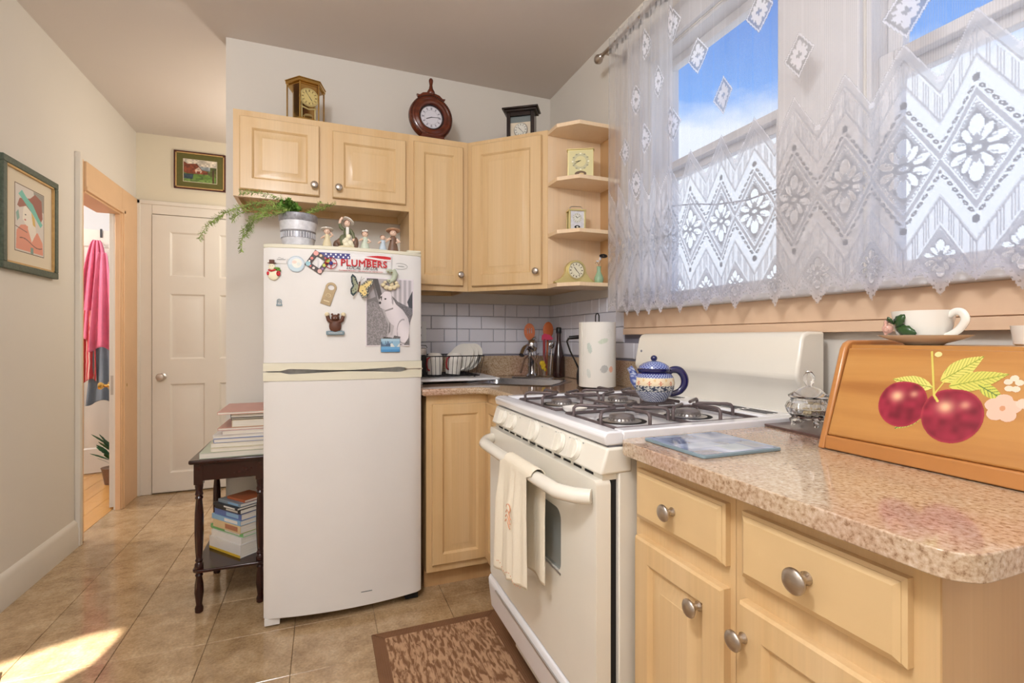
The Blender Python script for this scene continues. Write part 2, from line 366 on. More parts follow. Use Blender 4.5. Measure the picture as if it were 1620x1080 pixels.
def slab(name, mats, outer, holes, z0, z1, parent=None, bevel=0, seg=3):
    mb = MB()
    for z in (z0, z1):
        V, F = polyfill(outer, holes, z); mb.add(V, F)
    for lp in [outer]+holes:
        n = len(lp); mb.add([(a, b_, z0) for a, b_ in lp]+[(a, b_, z1) for a, b_ in lp], [(i, (i+1) % n, n+(i+1) % n, n+i) for i in range(n)])
    o = mb.build(name, mats, parent, smooth=40)
    bm = bmesh.new(); bm.from_mesh(o.data); bmesh.ops.remove_doubles(bm, verts=bm.verts, dist=1e-5); bmesh.ops.recalc_face_normals(bm, faces=bm.faces); bm.to_mesh(o.data); bm.free()
    o.data.polygons.foreach_set('use_smooth', [True]*len(o.data.polygons)); o.data.set_sharp_from_angle(angle=math.radians(40))
    if bevel:
        b_ = o.modifiers.new('bevel', 'BEVEL'); b_.width = bevel; b_.segments = seg; b_.limit_method = 'ANGLE'; b_.angle_limit = math.radians(40)
    return o
def rrect(x0, x1, y0, y1, r, n=5):
    pts = []
    for cx, cy, a0 in ((x1-r, y1-r, 0), (x0+r, y1-r, 90), (x0+r, y0+r, 180), (x1-r, y0+r, 270)):
        for i in range(n+1):
            a = math.radians(a0+90*i/n); pts.append((cx+r*math.cos(a), cy+r*math.sin(a)))
    return pts
def gridmesh(name, P, Cl, mat_, parent=None, mask=None, smooth=True, thick=0):
    # P: (ny,nx,3) points, Cl: (ny,nx,3) colours or None, mask: (ny-1,nx-1) faces kept
    ny, nx = P.shape[:2]
    idx = np.arange(nx*ny).reshape(ny, nx)
    F = np.stack([idx[:-1, :-1], idx[:-1, 1:], idx[1:, 1:], idx[1:, :-1]], -1).reshape(-1, 4)
    if mask is not None: F = F[mask.reshape(-1)]
    me = bpy.data.meshes.new(name); me.vertices.add(nx*ny); me.vertices.foreach_set('co', P.reshape(-1).astype(np.float32))
    me.loops.add(F.size); me.loops.foreach_set('vertex_index', F.reshape(-1).astype(np.int32))
    me.polygons.add(len(F)); me.polygons.foreach_set('loop_start', (np.arange(len(F))*4).astype(np.int32)); me.polygons.foreach_set('loop_total', np.full(len(F), 4, np.int32))
    me.update(calc_edges=True)
    if smooth: me.polygons.foreach_set('use_smooth', np.ones(len(F), bool))
    if Cl is not None:
        a = me.color_attributes.new('Col', 'FLOAT_COLOR', 'POINT'); c4 = np.ones((ny*nx, 4), np.float32); c4[:, :3] = Cl.reshape(-1, 3); a.data.foreach_set('color', c4.reshape(-1))
    if isinstance(mat_, str): me.materials.append(MATS[mat_])
    if mask is not None:
        bm = bmesh.new(); bm.from_mesh(me); bmesh.ops.delete(bm, geom=[v for v in bm.verts if not v.link_faces], context='VERTS'); bm.to_mesh(me); bm.free()
    o = bpy.data.objects.new(name, me); C.objects.link(o)
    if parent is not None: o.parent = parent
    if thick:
        s_ = o.modifiers.new('solid', 'SOLIDIFY'); s_.thickness = thick; s_.offset = -1
    return o
def inpoly(X, Y, poly):
    r = np.zeros(X.shape, bool); n = len(poly)
    for i in range(n):
        x0, y0 = poly[i]; x1, y1 = poly[(i+1) % n]
        if y0 == y1: continue
        c = ((y0 > Y) != (y1 > Y)) & (X < (x1-x0)*(Y-y0)/(y1-y0)+x0); r ^= c
    return r
def ell(X, Y, cx, cy, rx, ry, a=0):
    ca, sa = math.cos(a), math.sin(a); u = (X-cx)*ca+(Y-cy)*sa; v = -(X-cx)*sa+(Y-cy)*ca
    return (u/rx)**2+(v/ry)**2
def vnoise(X, Y, sc, seed=0):
    r = np.random.default_rng(seed); G = r.random((64, 64)); x = X*sc; y = Y*sc
    xi = np.floor(x).astype(int); yi = np.floor(y).astype(int); fx = x-xi; fy = y-yi; fx = fx*fx*(3-2*fx); fy = fy*fy*(3-2*fy)
    g = lambda a, b_: G[a % 64, b_ % 64]
    return (g(xi, yi)*(1-fx)+g(xi+1, yi)*fx)*(1-fy)+(g(xi, yi+1)*(1-fx)+g(xi+1, yi+1)*fx)*fy
def paint(name, w, h, nx, ny, fn, mat_='printed', parent=None, y=0, thick=0, mask=None, bend=None):
    # upright sheet in the local xz plane facing -y, colours from fn(X 0..1, Z 0..1) -> rgb 0..255 array
    X, Z = np.meshgrid(np.linspace(0, 1, nx), np.linspace(0, 1, ny))
    col = fn(X, Z)/255.0; col = np.where(col <= .04045, col/12.92, ((col+.055)/1.055)**2.4)
    Yv = np.full_like(X, y) if bend is None else y+bend(X, Z)
    P = np.stack([(X-.5)*w, Yv, (Z-.5)*h], -1)
    mk = None
    if mask is not None:
        k = mask(X, Z); mk = k[:-1, :-1] & k[1:, 1:] & k[:-1, 1:] & k[1:, :-1]
    return gridmesh(name, P, col, mat_, parent, mk, thick=thick)
def fillc(X, c): a = np.empty(X.shape+(3,)); a[...] = c; return a
def text(name, body, size, mat_, parent, loc, rot=(PI/2, 0, 0), extrude=.0003, bold=0, shear=0, xs=1, align='CENTER', tilt=0):
    cu = bpy.data.curves.new(name, 'FONT'); cu.body = body; cu.size = size; cu.extrude = extrude; cu.offset = 0; cu.bevel_depth = bold; cu.bevel_resolution = 0; cu.shear = shear; cu.align_x = align; cu.resolution_u = 3; cu.space_character = 1.07 if body == 'PLUMBERS' else 1
    tmp = bpy.data.objects.new('tmp', cu); C.objects.link(tmp); dg = bpy.context.evaluated_depsgraph_get(); dg.update()
    me = bpy.data.meshes.new_from_object(tmp.evaluated_get(dg)); bpy.data.objects.remove(tmp)
    me.materials.clear(); me.materials.append(MATS[mat_]); me.name = name
    o = bpy.data.objects.new(name, me); C.objects.link(o); o.parent = parent; o.location = loc; o.rotation_euler = (Euler((0, tilt, 0)).to_matrix() @ Euler(rot).to_matrix()).to_euler(); o.scale = (xs, 1, 1)
    return o
def copy_tree(o, parent=None):
    c = o.copy(); C.objects.link(c)
    if parent is not None: c.parent = parent
    for ch in list(o.children): copy_tree(ch, c)
    return c

# ------------------------------------------------------------------ room shell
XL, XR, YB, YH, ZC, YR = -1.279, 1.341, 2.813, 4.35, 2.661, -1.7
mb = MB(); mb.box(-1.42, 1.5, YR-.1, 4.5, -.12, -.006); floor = struct(mb.build('floor', 'floor_grout', smooth=0))
tile0 = None
mbt = MB(); mbt.prism([(-.1516, -.1516), (.1516, -.1516), (.1516, .1516), (-.1516, .1516)], -.006, -.0012)
mbt.add([(-.1516, -.1516, -.0012), (.1516, -.1516, -.0012), (.1516, .1516, -.0012), (-.1516, .1516, -.0012), (-.1504, -.1504, 0), (.1504, -.1504, 0), (.1504, .1504, 0), (-.1504, .1504, 0)], [(0, 1, 5, 4), (1, 2, 6, 5), (2, 3, 7, 6), (3, 0, 4, 7), (4, 5, 6, 7)])
tile_me = None
for i in range(-1, 9):
    for j in range(-13, 8):
        x0 = -1.02+.305*i-.305; y0 = 2.143+.305*j
        if y0 > YH or x0 > 1.34: continue
        if x0+.305 > 1.36 or x0 < -1.33 or y0+.305 > 4.42 or y0 < YR-.05:
            a0, a1 = max(x0+.002, -1.30), min(x0+.303, 1.345); b0, b1 = max(y0+.002, YR), min(y0+.303, YH+.02)
            if a1-a0 < .02 or b1-b0 < .02: continue
            MB().box(a0, a1, b0, b1, -.006, 0).build('tile', 'floor_stone', floor, smooth=0); continue
        if tile_me is None:
            o = mbt.build('tile', 'floor_stone', floor, smooth=0, loc=(x0+.1525, y0+.1525, 0)); tile_me = o.data
        else:
            o = bpy.data.objects.new('tile', tile_me); C.objects.link(o); o.parent = floor; o.location = (x0+.1525, y0+.1525, 0)
struct(MB().box(-1.42, 1.5, YR-.1, 4.5, ZC, ZC+.1).build('ceiling', 'ceiling_paint', smooth=0))
wall_back = struct(MB().box(-.454, 1.341, YB, YB+.12, 0, ZC).build('wall_back', 'wall_paint', smooth=0))
struct(MB().box(-1.42, .75, YH, YH+.12, 0, ZC).build('wall_far', 'hall_paint', smooth=0))
struct(MB().box(.63, .75, YB+.12, YH, 0, ZC).build('wall_hall', 'hall_paint', smooth=0))
# left wall with the doorway
mb = MB(); mb.box(-1.40, XL, YR, 3.475, 0, ZC).box(-1.312, XL, 4.035, YH, 0, ZC).box(-1.40, XL, 3.475, 4.035, 2.0, ZC)
struct(mb.build('wall_left', 'wall_paint', smooth=0))
# right wall with two windows
WZ0, WZ1 = 1.295, 2.365; W1 = (1.135, 1.80); W2 = (.21, .878)
mb = MB(); mb.box(XR, 1.49, W1[1], YB+.12, 0, ZC).box(XR, 1.49, W2[1], W1[0], 0, ZC).box(XR, 1.49, YR, W2[0], 0, ZC)
for w in (W1, W2): mb.box(XR, 1.49, w[0], w[1], 0, WZ0).box(XR, 1.49, w[0], w[1], WZ1, ZC)
wall_right = struct(mb.build('wall_right', 'wall_paint', smooth=0))
# rear wall behind the viewer: unseen opening, shaped to cast the floor's sun patch
def back(x, y): k = (y-YR)/SUN.y; return (x-SUN.x*k, -SUN.z*k)
pts = [back(*p) for p in ((-.734, 2.421), (-1.27, 2.19), (-1.27, 1.35), (-.99, 1.88), (-.83, 2.085), (-.765, 2.16), (-.742, 2.28))]
open2 = [(.05, 1.0), (1.15, 1.0), (1.15, 2.2), (.05, 2.2)]
xa, xb = min(p[0] for p in pts), max(p[0] for p in pts); za, zb = min(p[1] for p in pts), max(p[1] for p in pts)
mb = MB(); mb.box(-1.42, xa, YR-.06, YR, 0, ZC).box(xb, 1.49, YR-.06, YR, 0, ZC).box(xa, xb, YR-.06, YR, 0, za).box(xa, xb, YR-.06, YR, zb, ZC)
mb.prism([(xa, zb), pts[0], pts[1]], YR-.01, YR, 'y')
mb.prism([pts[2], (xb, za), (xb, zb), pts[0], pts[6], pts[5], pts[4], pts[3]], YR-.01, YR, 'y')
struct(mb.build('wall_rear', 'wall_paint', smooth=0))

# bedroom beyond the doorway
mb = MB(); mb.box(-4.2, -1.40, 5.75, 5.85, 0, ZC).box(-4.3, -4.2, 2.2, 5.85, 0, ZC).box(-4.3, -1.40, 2.1, 2.2, 0, ZC).box(-1.41, -1.40, 4.45, 5.75, 0, ZC)
struct(mb.build('wall_bedroom', 'bedroom_paint', smooth=0))
struct(MB().box(-4.3, -1.40, 2.1, 5.85, ZC, ZC+.1).build('ceiling_bedroom', 'bedroom_paint', smooth=0))
fb = struct(MB().box(-4.3, -1.325, 2.1, 5.85, -.12, -.008).build('floor_bedroom', 'black_gap', smooth=0))
for k in range(22):
    x0 = -1.325-.12*(k+1)
    y = 2.2-random.random()*.8
    while y < 5.75:
        a, b_ = max(y, 2.2), min(y+1.1, 5.75)
        if x0 > -1.5: a = max(a, 3.48)
        if b_-a > .03: MB().box(x0+.001, x0+.119, a, b_-.002, -.008, .0).build('plank', 'oak_floor', fb, smooth=0)
        y += 1.1

# doorway trim
mb = MB()
def casing_profile(mb, lo, hi, fixed, axis, mi=0): pass
mb = MB(); mb.box(XL-.002, XL+.016, 4.035, 4.345, 0, 2.165).box(XL-.002, XL+.016, 3.50, 4.035, 2.0, 2.165).box(XL-.002, XL+.024, 4.05, 4.075, 0, 2.02).box(XL-.002, XL+.024, 3.49, 4.075, 1.995, 2.02).box(XL+.002, XL+.012, 3.41, 3.475, 0, 2.165)
struct(mb.build('trim_1', 'trim_peach', bevel=.003))
mb = MB(); mb.box(XL-.001, XL+.026, 3.395, 3.425, 0, 2.185)
struct(mb.build('trim_2', 'trim_white', bevel=.004))
mb = MB(); mb.box(-1.402, XL+.008, 3.460, 3.478, 0, 2.0).box(-1.300, XL+.008, 4.025, 4.036, 0, 2.0).box(-1.402, XL+.008, 3.5, 4.03, 1.985, 2.004)
struct(mb.build('trim_3', 'trim_peach', bevel=.002))
# baseboard left with a moulded top
prof = [(0, 0), (.018, 0), (.018, .105), (.014, .118), (.014, .128), (.006, .143), (0, .15)]
mb = MB(); mb.prism([(XL+a, b_) for a, b_ in prof], YR, 3.395, 'y')
struct(mb.build('baseboard_left', 'trim_white', smooth=30))
mb = MB(); mb.box(-.43, .63, YH-.016, YH, 0, .15); struct(mb.build('baseboard_far', 'trim_white', bevel=.004))

# six-panel hall door + casing
def rings(mb, x0, x1, z0, z1, spec, y0=0, mi=0):
    # nested rectangles: spec = [(inset, depth towards viewer)]
    vs = []; fs = []
    for ins, d in spec:
        vs += [(x0+ins, y0-d, z0+ins), (x1-ins, y0-d, z0+ins), (x1-ins, y0-d, z1-ins), (x0+ins, y0-d, z1-ins)]
    for i in range(len(spec)-1):
        for k in range(4): fs.append((i*4+k, i*4+(k+1) % 4, (i+1)*4+(k+1) % 4, (i+1)*4+k))
    n = (len(spec)-1)*4; fs.append((n, n+1, n+2, n+3)); mb.add(vs, fs, mi)
def panel_door(name, w, h, t, cols, rows, mat_, parent=None, loc=(0, 0, 0), rz=0):
    mb = MB(); xs = [0]+[v for c in cols for v in c]+[w]; zs = [0]+[v for r in rows for v in r]+[h]
    for i in range(len(xs)-1):
        for j in range(len(zs)-1):
            if i % 2 == 1 and j % 2 == 1:
                rings(mb, xs[i], xs[i+1], zs[j], zs[j+1], [(0, 0), (.012, -.009), (.022, -.009), (.045, -.002)])
            else: mb.add([(xs[i], 0, zs[j]), (xs[i+1], 0, zs[j]), (xs[i+1], 0, zs[j+1]), (xs[i], 0, zs[j+1])], [(0, 1, 2, 3)])
    mb.add([(0, 0, 0), (w, 0, 0), (w, 0, h), (0, 0, h), (0, t, 0), (w, t, 0), (w, t, h), (0, t, h)], [(4, 7, 6, 5), (0, 4, 5, 1), (3, 2, 6, 7), (0, 3, 7, 4), (1, 5, 6, 2)])
    o = mb.build(name, mat_, parent, smooth=20); o.location = loc; o.rotation_euler = (0, 0, rz); return o
def door_knob(parent, x, z, mat_='nickel', y=0):
    mb = MB(); T = Matrix.Translation((x, y, z)) @ Matrix.Rotation(PI/2, 4, 'X')
    mb.lathe([(.028, 0), (.028, .004), (.012, .008), (.010, .028), (.016, .034), (.026, .042), (.028, .052), (.022, .062), (.0001, .066)], 24, T=T)
    return mb.build('door_knob', mat_, parent)
hd = panel_door('door_1', .76, 2.05, .035, [(.11, .335), (.43, .65)], [(.14, .80), (.985, 1.47), (1.60, 1.93)], 'door_white', loc=(-1.172, YH-.03, .012))
struct(hd); door_knob(hd, .062, .855)
mb = MB(); mb.box(-1.276, -1.176, YH-.024, YH, 0, 2.165).box(-.408, -.30, YH-.024, YH, 0, 2.165).box(-1.176, -.408, YH-.024, YH, 2.068, 2.165)
mb.box(-1.276, -1.245, YH-.032, YH, 0, 2.165).box(-1.276, -.30, YH-.032, YH, 2.135, 2.165)
struct(mb.build('trim_4', 'trim_white', bevel=.004))

# bedroom door leaf (edge-on) and the far closet door
vdir = Vector((-1.325, 4.062)).normalized(); ang = math.atan2(vdir.y, vdir.x)
bl = MB().box(0, .70, -.018, .018, .012, 2.0).build('door_2', 'door_white', bevel=.002); bl.location = (-1.325, 4.062, 0); bl.rotation_euler = (0, 0, ang); struct(bl)
mb = MB(); T = Matrix.Translation((.05, .018, .83)) @ Matrix.Rotation(-PI/2, 4, 'X')
mb.lathe([(.026, 0), (.026, .004), (.011, .01), (.010, .025), (.024, .04), (.026, .05), (.018, .06), (.0001, .062)], 20, T=T)
T = Matrix.Translation((.05, -.018, .83)) @ Matrix.Rotation(PI/2, 4, 'X')
mb.lathe([(.026, 0), (.026, .004), (.011, .01), (.010, .025), (.024, .04), (.026, .05), (.018, .06), (.0001, .062)], 20, T=T); mb.build('door_knob', 'brass', bl)
MB().box(-.001, .0008, -.011, .011, .77, .90).build('latch_plate', 'nickel', bl)
cd_ = panel_door('door_3', .76, 2.06, .035, [(.12, .34), (.43, .64)], [(.20, .85), (1.0, 1.5), (1.62, 1.92)], 'door_white', loc=(-2.30, 5.03, .012), rz=math.atan2(.08, .16)*.55)
struct(cd_); door_knob(cd_, .445, .86)

# ------------------------------------------------------------------ windows
def sash(mb, y0, y1, z0, z1, x0, x1, st=.036, rt=.036, rb=.045):
    mb.box(x0, x1, y0, y0+st, z0, z1).box(x0, x1, y1-st, y1, z0, z1).box(x0, x1, y0+st, y1-st, z1-rt, z1).box(x0, x1, y0+st, y1-st, z0, z0+rb)
for n, (a, b_) in enumerate((W1, W2)):
    mb = MB(); mb.box(1.345, 1.49, a-.001, a+.012, WZ0, WZ1).box(1.345, 1.49, b_-.012, b_+.001, WZ0, WZ1).box(1.345, 1.49, a, b_, WZ1-.012, WZ1+.001).box(1.345, 1.49, a, b_, WZ0-.001, WZ0+.012)
    wo = struct(mb.build('window_%d' % (n+1), 'window_white', bevel=.002))
    mb = MB(); sash(mb, a+.012, b_-.012, WZ0+.008, 1.895, 1.375, 1.408, rt=.03); mb.build('lower_sash', 'window_white', wo, bevel=.003)
    mb = MB(); sash(mb, a+.012, b_-.012, 1.835, WZ1-.010, 1.410, 1.442, rb=.035); mb.build('upper_sash', 'window_white', wo, bevel=.003)
    MB().box(1.390, 1.393, a+.045, b_-.045, WZ0+.05, 1.868).build('pane', 'window_glass', wo, smooth=0)
    MB().box(1.425, 1.428, a+.045, b_-.045, 1.868, WZ1-.044).build('pane', 'window_glass', wo, smooth=0)
# casings, stool, apron
mb = MB()
for y0, y1 in ((W1[1]+.004, W1[1]+.11), (W2[1]+.004, W1[0]-.004), (W2[0]-.11, W2[0]-.004)): mb.box(1.321, XR, y0, y1, 1.30, 2.39)
mb.box(1.319, XR, W2[0]-.115, W1[1]+.115, 2.369, 2.49)
struct(mb.build('trim_5', 'window_white', bevel=.004))
mb = MB(); mb.box(1.278, 1.374, W2[0]-.15, 1.965, 1.272, 1.298); struct(mb.build('trim_6', 'window_white', bevel=.008, seg=3))
mb = MB(); mb.box(1.312, XR, W2[0]-.14, 1.955, 1.199, 1.272).box(1.318, XR, W2[0]-.14, 1.955, 1.1965, 1.199).box(1.308, XR, W2[0]-.14, 1.955, 1.168, 1.1965)
struct(mb.build('trim_7', 'apron_beige', bevel=.0025))

# backsplash tiles, each one its own piece
TH = .0757; ZT = 1.357
MB().box(.38, XR, YB-.003, YB, 1.046, ZT).build('grout_bed', 'grout', wall_back, smooth=0)
MB().box(XR-.003, XR, 1.76, YB-.003, 1.046, ZT).build('grout_bed', 'grout', wall_right, smooth=0)
tm = {}
def bs_tile(w, cx, cz, side):
    key = round(w, 3)
    if key not in tm:
        mb = MB(); h = TH-.0026; ww = w-.0026
        rings(mb, -ww/2, ww/2, -h/2, h/2, [(0, 0), (0, .004), (.0035, .0072)]); tm[key] = mb.build('tile', 'tile_white', smooth=30); o = tm[key]
    else: o = bpy.data.objects.new('tile', tm[key].data); C.objects.link(o)
    if side == 'b': o.location = (cx, YB-.003, cz); o.parent = wall_back
    else: o.location = (XR-.003, cx, cz); o.rotation_euler = (0, 0, -PI/2); o.parent = wall_right
for r in range(4):
    cz = ZT-TH*(r+.5)
    for side, s0, s1 in (('b', .38, 1.333), ('r', 1.80, 2.805)):
        x = 1.338 if side == 'b' else 2.81
        widths = [.0757, .1514, .0757] if r % 2 == 0 else [.1514, .1514]
        k = 0
        while x > s0:
            w = widths[k % len(widths)]
            if x-w < s0: w = x-s0
            if w < .02: break
            if not (side == 'r' and x-w < 1.985 and cz > 1.165) : bs_tile(w, x-w/2, cz, side)
            elif x > 1.985+.03: bs_tile(x-1.985, (x+1.985)/2, cz, side)
            x -= w; k += 1
# wall outlet on the tiles
t_ = thing('wall_outlet', 'white electrical outlet plate on the tile backsplash beside the refrigerator', 'outlet', (.515, YB-.011, 1.19))
MB().prism(rrect(-.036, .036, -.058, .058, .006), -.006, 0, 'y').build('plate', 'outlet_white', t_, bevel=.0015)
for z in (.022, -.022): MB().box(-.008, -.005, -.0066, -.005, z-.006, z+.006).box(.005, .008, -.0066, -.005, z-.006, z+.006).build('socket', 'black_gap', t_)

# ------------------------------------------------------------------ cabinets
KNOB = None
def knob(parent, x, z, y=0, sc=1):
    global KNOB
    if KNOB is None:
        mb = MB(); T = Matrix.Rotation(PI/2, 4, 'X')
        mb.lathe([(.0085, 0), (.0088, .002), (.0062, .005), (.0055, .013), (.0075, .0165), (.0135, .0185), (.0165, .022), (.0165, .024), (.0145, .0265), (.009, .0285), (.0001, .0292)], 28, T=T)
        o = mb.build('knob', 'nickel', parent, smooth=60); KNOB = o.data
    else: o = bpy.data.objects.new('knob', KNOB); C.objects.link(o); o.parent = parent
    o.location = (x, y, z); o.scale = (sc,)*3; return o
DT = .02
def raised_door(parent, x, z, w, h, y=0, fr=.056, kx=None, kz=None, mat_='maple'):
    mb = MB()
    rings(mb, 0, w, 0, h, [(0, 0), (0, DT-.005), (.004, DT), (fr-.006, DT), (fr, DT-.005), (fr+.003, DT-.0085), (fr+.008, DT-.0085), (fr+.034, DT-.002), (fr+.036, DT-.001)])
    o = mb.build('door', mat_, parent, smooth=25, loc=(x, y, z))
    if kx is not None: knob(o, kx, kz, -DT)
    return o
def drawer(parent, x, z, w, h, y=0, sc=1):
    mb = MB(); rings(mb, 0, w, 0, h, [(0, 0), (0, DT-.009), (.005, DT-.006), (.0052, DT-.0045), (.012, DT)])
    o = mb.build('drawer', 'maple_drawer', parent, smooth=25, loc=(x, y, z)); knob(o, w/2, h/2, -DT, sc); return o
def carcass(parent, w, d, h, open_bottom=0, toe=0, fmat='maple', name='body'):
    mb = MB(); z0 = toe
    if open_bottom:
        q = z0+open_bottom; mb.box(0, w, 0, d, q, h)
        mb.box(0, w, 0, .019, z0, q).box(0, .016, .019, d, z0, q).box(w-.016, w, .019, d, z0, q).box(.016, w-.016, d-.018, d, z0, q)
    else: mb.box(0, w, 0, d, z0, h)
    o = mb.build(name, fmat, parent, smooth=0)
    if toe: MB().box(.0, w, .05, d-.02, 0, toe).build('toe_kick', 'maple_side', parent)
    return o
# wall cabinet over the fridge
t_ = thing('wall_cabinet', 'wide short maple wall cabinet above the refrigerator, two raised-panel doors', 'cabinet', (-.376, 2.50, 1.79))
carcass(t_, .781, .311, .39, open_bottom=.035)
raised_door(t_, .027, .030, .333, .329, kx=.312, kz=.045)
raised_door(t_, .418, .030, .345, .318, kx=.028, kz=.045)
t_ = thing('wall_cabinet', 'narrow tall maple wall cabinet with one door, right of the refrigerator', 'cabinet', (.4055, 2.50, 1.397))
carcass(t_, .306, .311, .783, open_bottom=.02)
raised_door(t_, .022, .027, .256, .722, kx=.238, kz=.055)
# diagonal corner wall cabinet
t_ = thing('corner_wall_cabinet', 'tall diagonal maple wall cabinet in the corner, one door facing the room', 'cabinet', (.713, 2.50, 1.397))
mb = MB(); mb.prism([(0, 0), (.323, -.297), (.626, -.297), (.626, .311), (0, .311)], .022, .783); mb.prism([(0, 0), (.323, -.297), (.338, -.285), (.012, .018)], 0, .0219)
mb.build('body', 'maple', t_, smooth=0)
dd = bpy.data.objects.new('front', None)
dl = math.hypot(.323, .297); da = math.atan2(-.297, .323)
o = raised_door(t_, 0, 0, dl-.055, .735, fr=.062, kx=dl-.055-.024, kz=.06); o.rotation_euler = (0, 0, da); o.location = Vector((.028*math.cos(da), .028*math.sin(da), .025))
# open end shelf
t_ = thing('corner_shelf', 'open maple end shelf with four clipped boards beside the lace curtain', 'shelf', (1.036, 2.203, 1.397))
poly = [(0, 0), (0, -.103), (.079, -.183), (.303, -.183), (.303, 0)]
for z in (0, .251, .502, .755):
    MB().prism(poly, z, z+.018).build('shelf_board', 'maple_light', t_, bevel=.0012)
MB().box(.002, .303, -.002, 0, .018, .78).build('side_panel', 'maple_light', t_)
MB().box(.299, .303, -.183, -.002, .018, .755).build('back_panel', 'maple_side', t_)
# base cabinet left of the stove (L corner)
t_ = thing('corner_base_cabinet', 'L-shaped maple corner base cabinet between refrigerator and stove, two hinged doors', 'cabinet', (.4355, 2.21, 0))
slab('body', 'maple', [(0, 0), (.292, 0), (.292, -.48), (.90, -.48), (.90, .598), (0, .598)], [[(.02, .02), (.312, .02), (.312, -.46), (.88, -.46), (.88, .578), (.02, .578)]], .09, .892, t_)
MB().prism([(.021, .021), (.313, .021), (.313, -.459), (.879, -.459), (.879, .577), (.021, .577)], .09, .11).build('bottom_shelf', 'maple_side', t_)
mb = MB(); mb.prism([(.0, .055), (.345, .055), (.345, -.48), (.90, -.48), (.90, .59), (0, .59)], 0, .09); mb.build('toe_kick', 'maple_side', t_)
raised_door(t_, .024, .125, .262, .727, fr=.052)
o = raised_door(t_, 0, 0, .25, .727, fr=.052); o.rotation_euler = (0, 0, -PI/2); o.location = (.292, -.022, .125)
# near base cabinets right of the stove: local x runs towards the viewer
for (y0, w, lab, dk) in ((.932, .285, 'narrow maple base cabinet beside the stove, knob on its right side', 'r'), (.646, .297, 'nearest maple base cabinet at the worktop end, door knob at its left edge', 'l')):
    t_ = thing('base_cabinet', lab, 'cabinet', (.66, y0, 0), -PI/2, 'maple base cabinets under the near worktop')
    carcass(t_, w, .655, .894, toe=.10)
    if dk == 'l': MB().box(w, w+.002, 0, .655, .0, .894).build('end_panel', 'maple_side', t_)
    m0 = .018 if dk == 'r' else .022
    dw = .255 if dk == 'r' else .248
    drawer(t_, m0, .757, dw, .108, sc=1.0 if dk == 'r' else 1.12)
    raised_door(t_, m0, .13, dw, .588, fr=.052, kx=dw-.055 if dk == 'r' else .012, kz=.533, mat_='maple')

# ------------------------------------------------------------------ worktops
CT0, CT1 = .894, .925
sc_, ss_ = .7071, .7071
def sk(u, w): return (.945+u*sc_+w*sc_, 2.375-u*ss_+w*ss_)
hole = [sk(u, w) for u, w in rrect(-.235, .235, -.165, .165, .05)]
outer = [(.4105, 2.806), (.4105, 2.168), (.655, 2.168), (.672, 2.163), (.70, 2.135), (.704, 2.12), (.704, 1.712), (1.325, 1.712), (1.325, 2.806)]
t_ = thing('worktop', 'granite L-shaped worktop around the corner sink, behind the stove', 'worktop', (0, 0, 0))
slab('slab', 'granite', outer, [hole], CT0, CT1, t_, bevel=.009)
MB().box(.4105, 1.32, YB-.022, YB-.008, CT1, 1.046).build('backsplash_strip', 'granite_splash', t_, bevel=.003)
MB().box(XR-.022, XR-.008, 1.78, YB-.022, CT1, 1.046).build('backsplash_strip', 'granite_splash', t_, bevel=.003)
r = .04; r = .04; outer = [(1.335, .30), (1.335, .944), (.645, .944), (.624, .935), (.615, .914)]+[(.615+r-r*math.cos(a), .30+r-r*math.sin(a)) for a in [math.radians(d) for d in (0, 18, 36, 54, 72, 90)]]
tag(slab('worktop', 'granite', outer, [], CT0, CT1, None, bevel=.012, seg=4), 'near polished granite worktop with rounded corner, under the bread box', 'worktop')

# ------------------------------------------------------------------ sink, faucet
t_ = thing('sink', 'stainless steel corner sink set at an angle in the granite worktop', 'sink', (.945, 2.375, CT1), -PI/4)
mb = MB(); R0 = rrect(-.255, .255, -.185, .185, .06); prof = [(R0, .001), (rrect(-.25, .25, -.18, .18, .058), .004), (rrect(-.228, .228, -.158, .158, .045), .003), (rrect(-.224, .224, -.154, .154, .045), -.01), (rrect(-.21, .21, -.14, .14, .06), -.13), (rrect(-.18, .18, -.11, .11, .06), -.15)]
n = len(R0); vs = []; fs = []
for lp, z in prof: vs += [(a, b_, z) for a, b_ in lp]
for i in range(len(prof)-1):
    for k in range(n): fs.append((i*n+k, i*n+(k+1) % n, (i+1)*n+(k+1) % n, (i+1)*n+k))
fs.append(tuple(range((len(prof)-1)*n, len(prof)*n))); mb.add(vs, fs)
mb.build('basin', 'steel', t_, smooth=50)
MB().lathe([(.038, 0), (.036, .003), (.012, .002), (.0001, .001)], 24, (0, 0, -.149)).build('drain', 'chrome', t_)
MB().prism(rrect(-.125, .125, .19, .245, .02), .001, .010).build('faucet_ledge', 'steel', t_, bevel=.003)
t_ = thing('faucet', 'chrome kitchen faucet standing behind the corner sink', 'faucet', (1.10, 2.545, CT1+.011), -PI/4)
mb = MB(); mb.lathe([(.034, 0), (.034, .006), (.028, .012), (.024, .02), (.024, .10), (.028, .105), (.028, .13), (.0255, .135), (.0255, .15), (.029, .155), (.029, .185), (.024, .2), (.013, .208), (.0001, .21)], 24)
mb.build('body', 'chrome', t_)
mb = MB(); mb.tube(sm([(0, 0, .13), (0, -.05, .165), (0, -.11, .16), (0, -.15, .125)]), .015, 12); mb.build('spout', 'chrome', t_)
mb = MB(); mb.tube(sm([(0, 0, .2), (.004, .006, .212), (.014, .022, .218)]), .007, 10); mb.build('lever', 'chrome', t_)

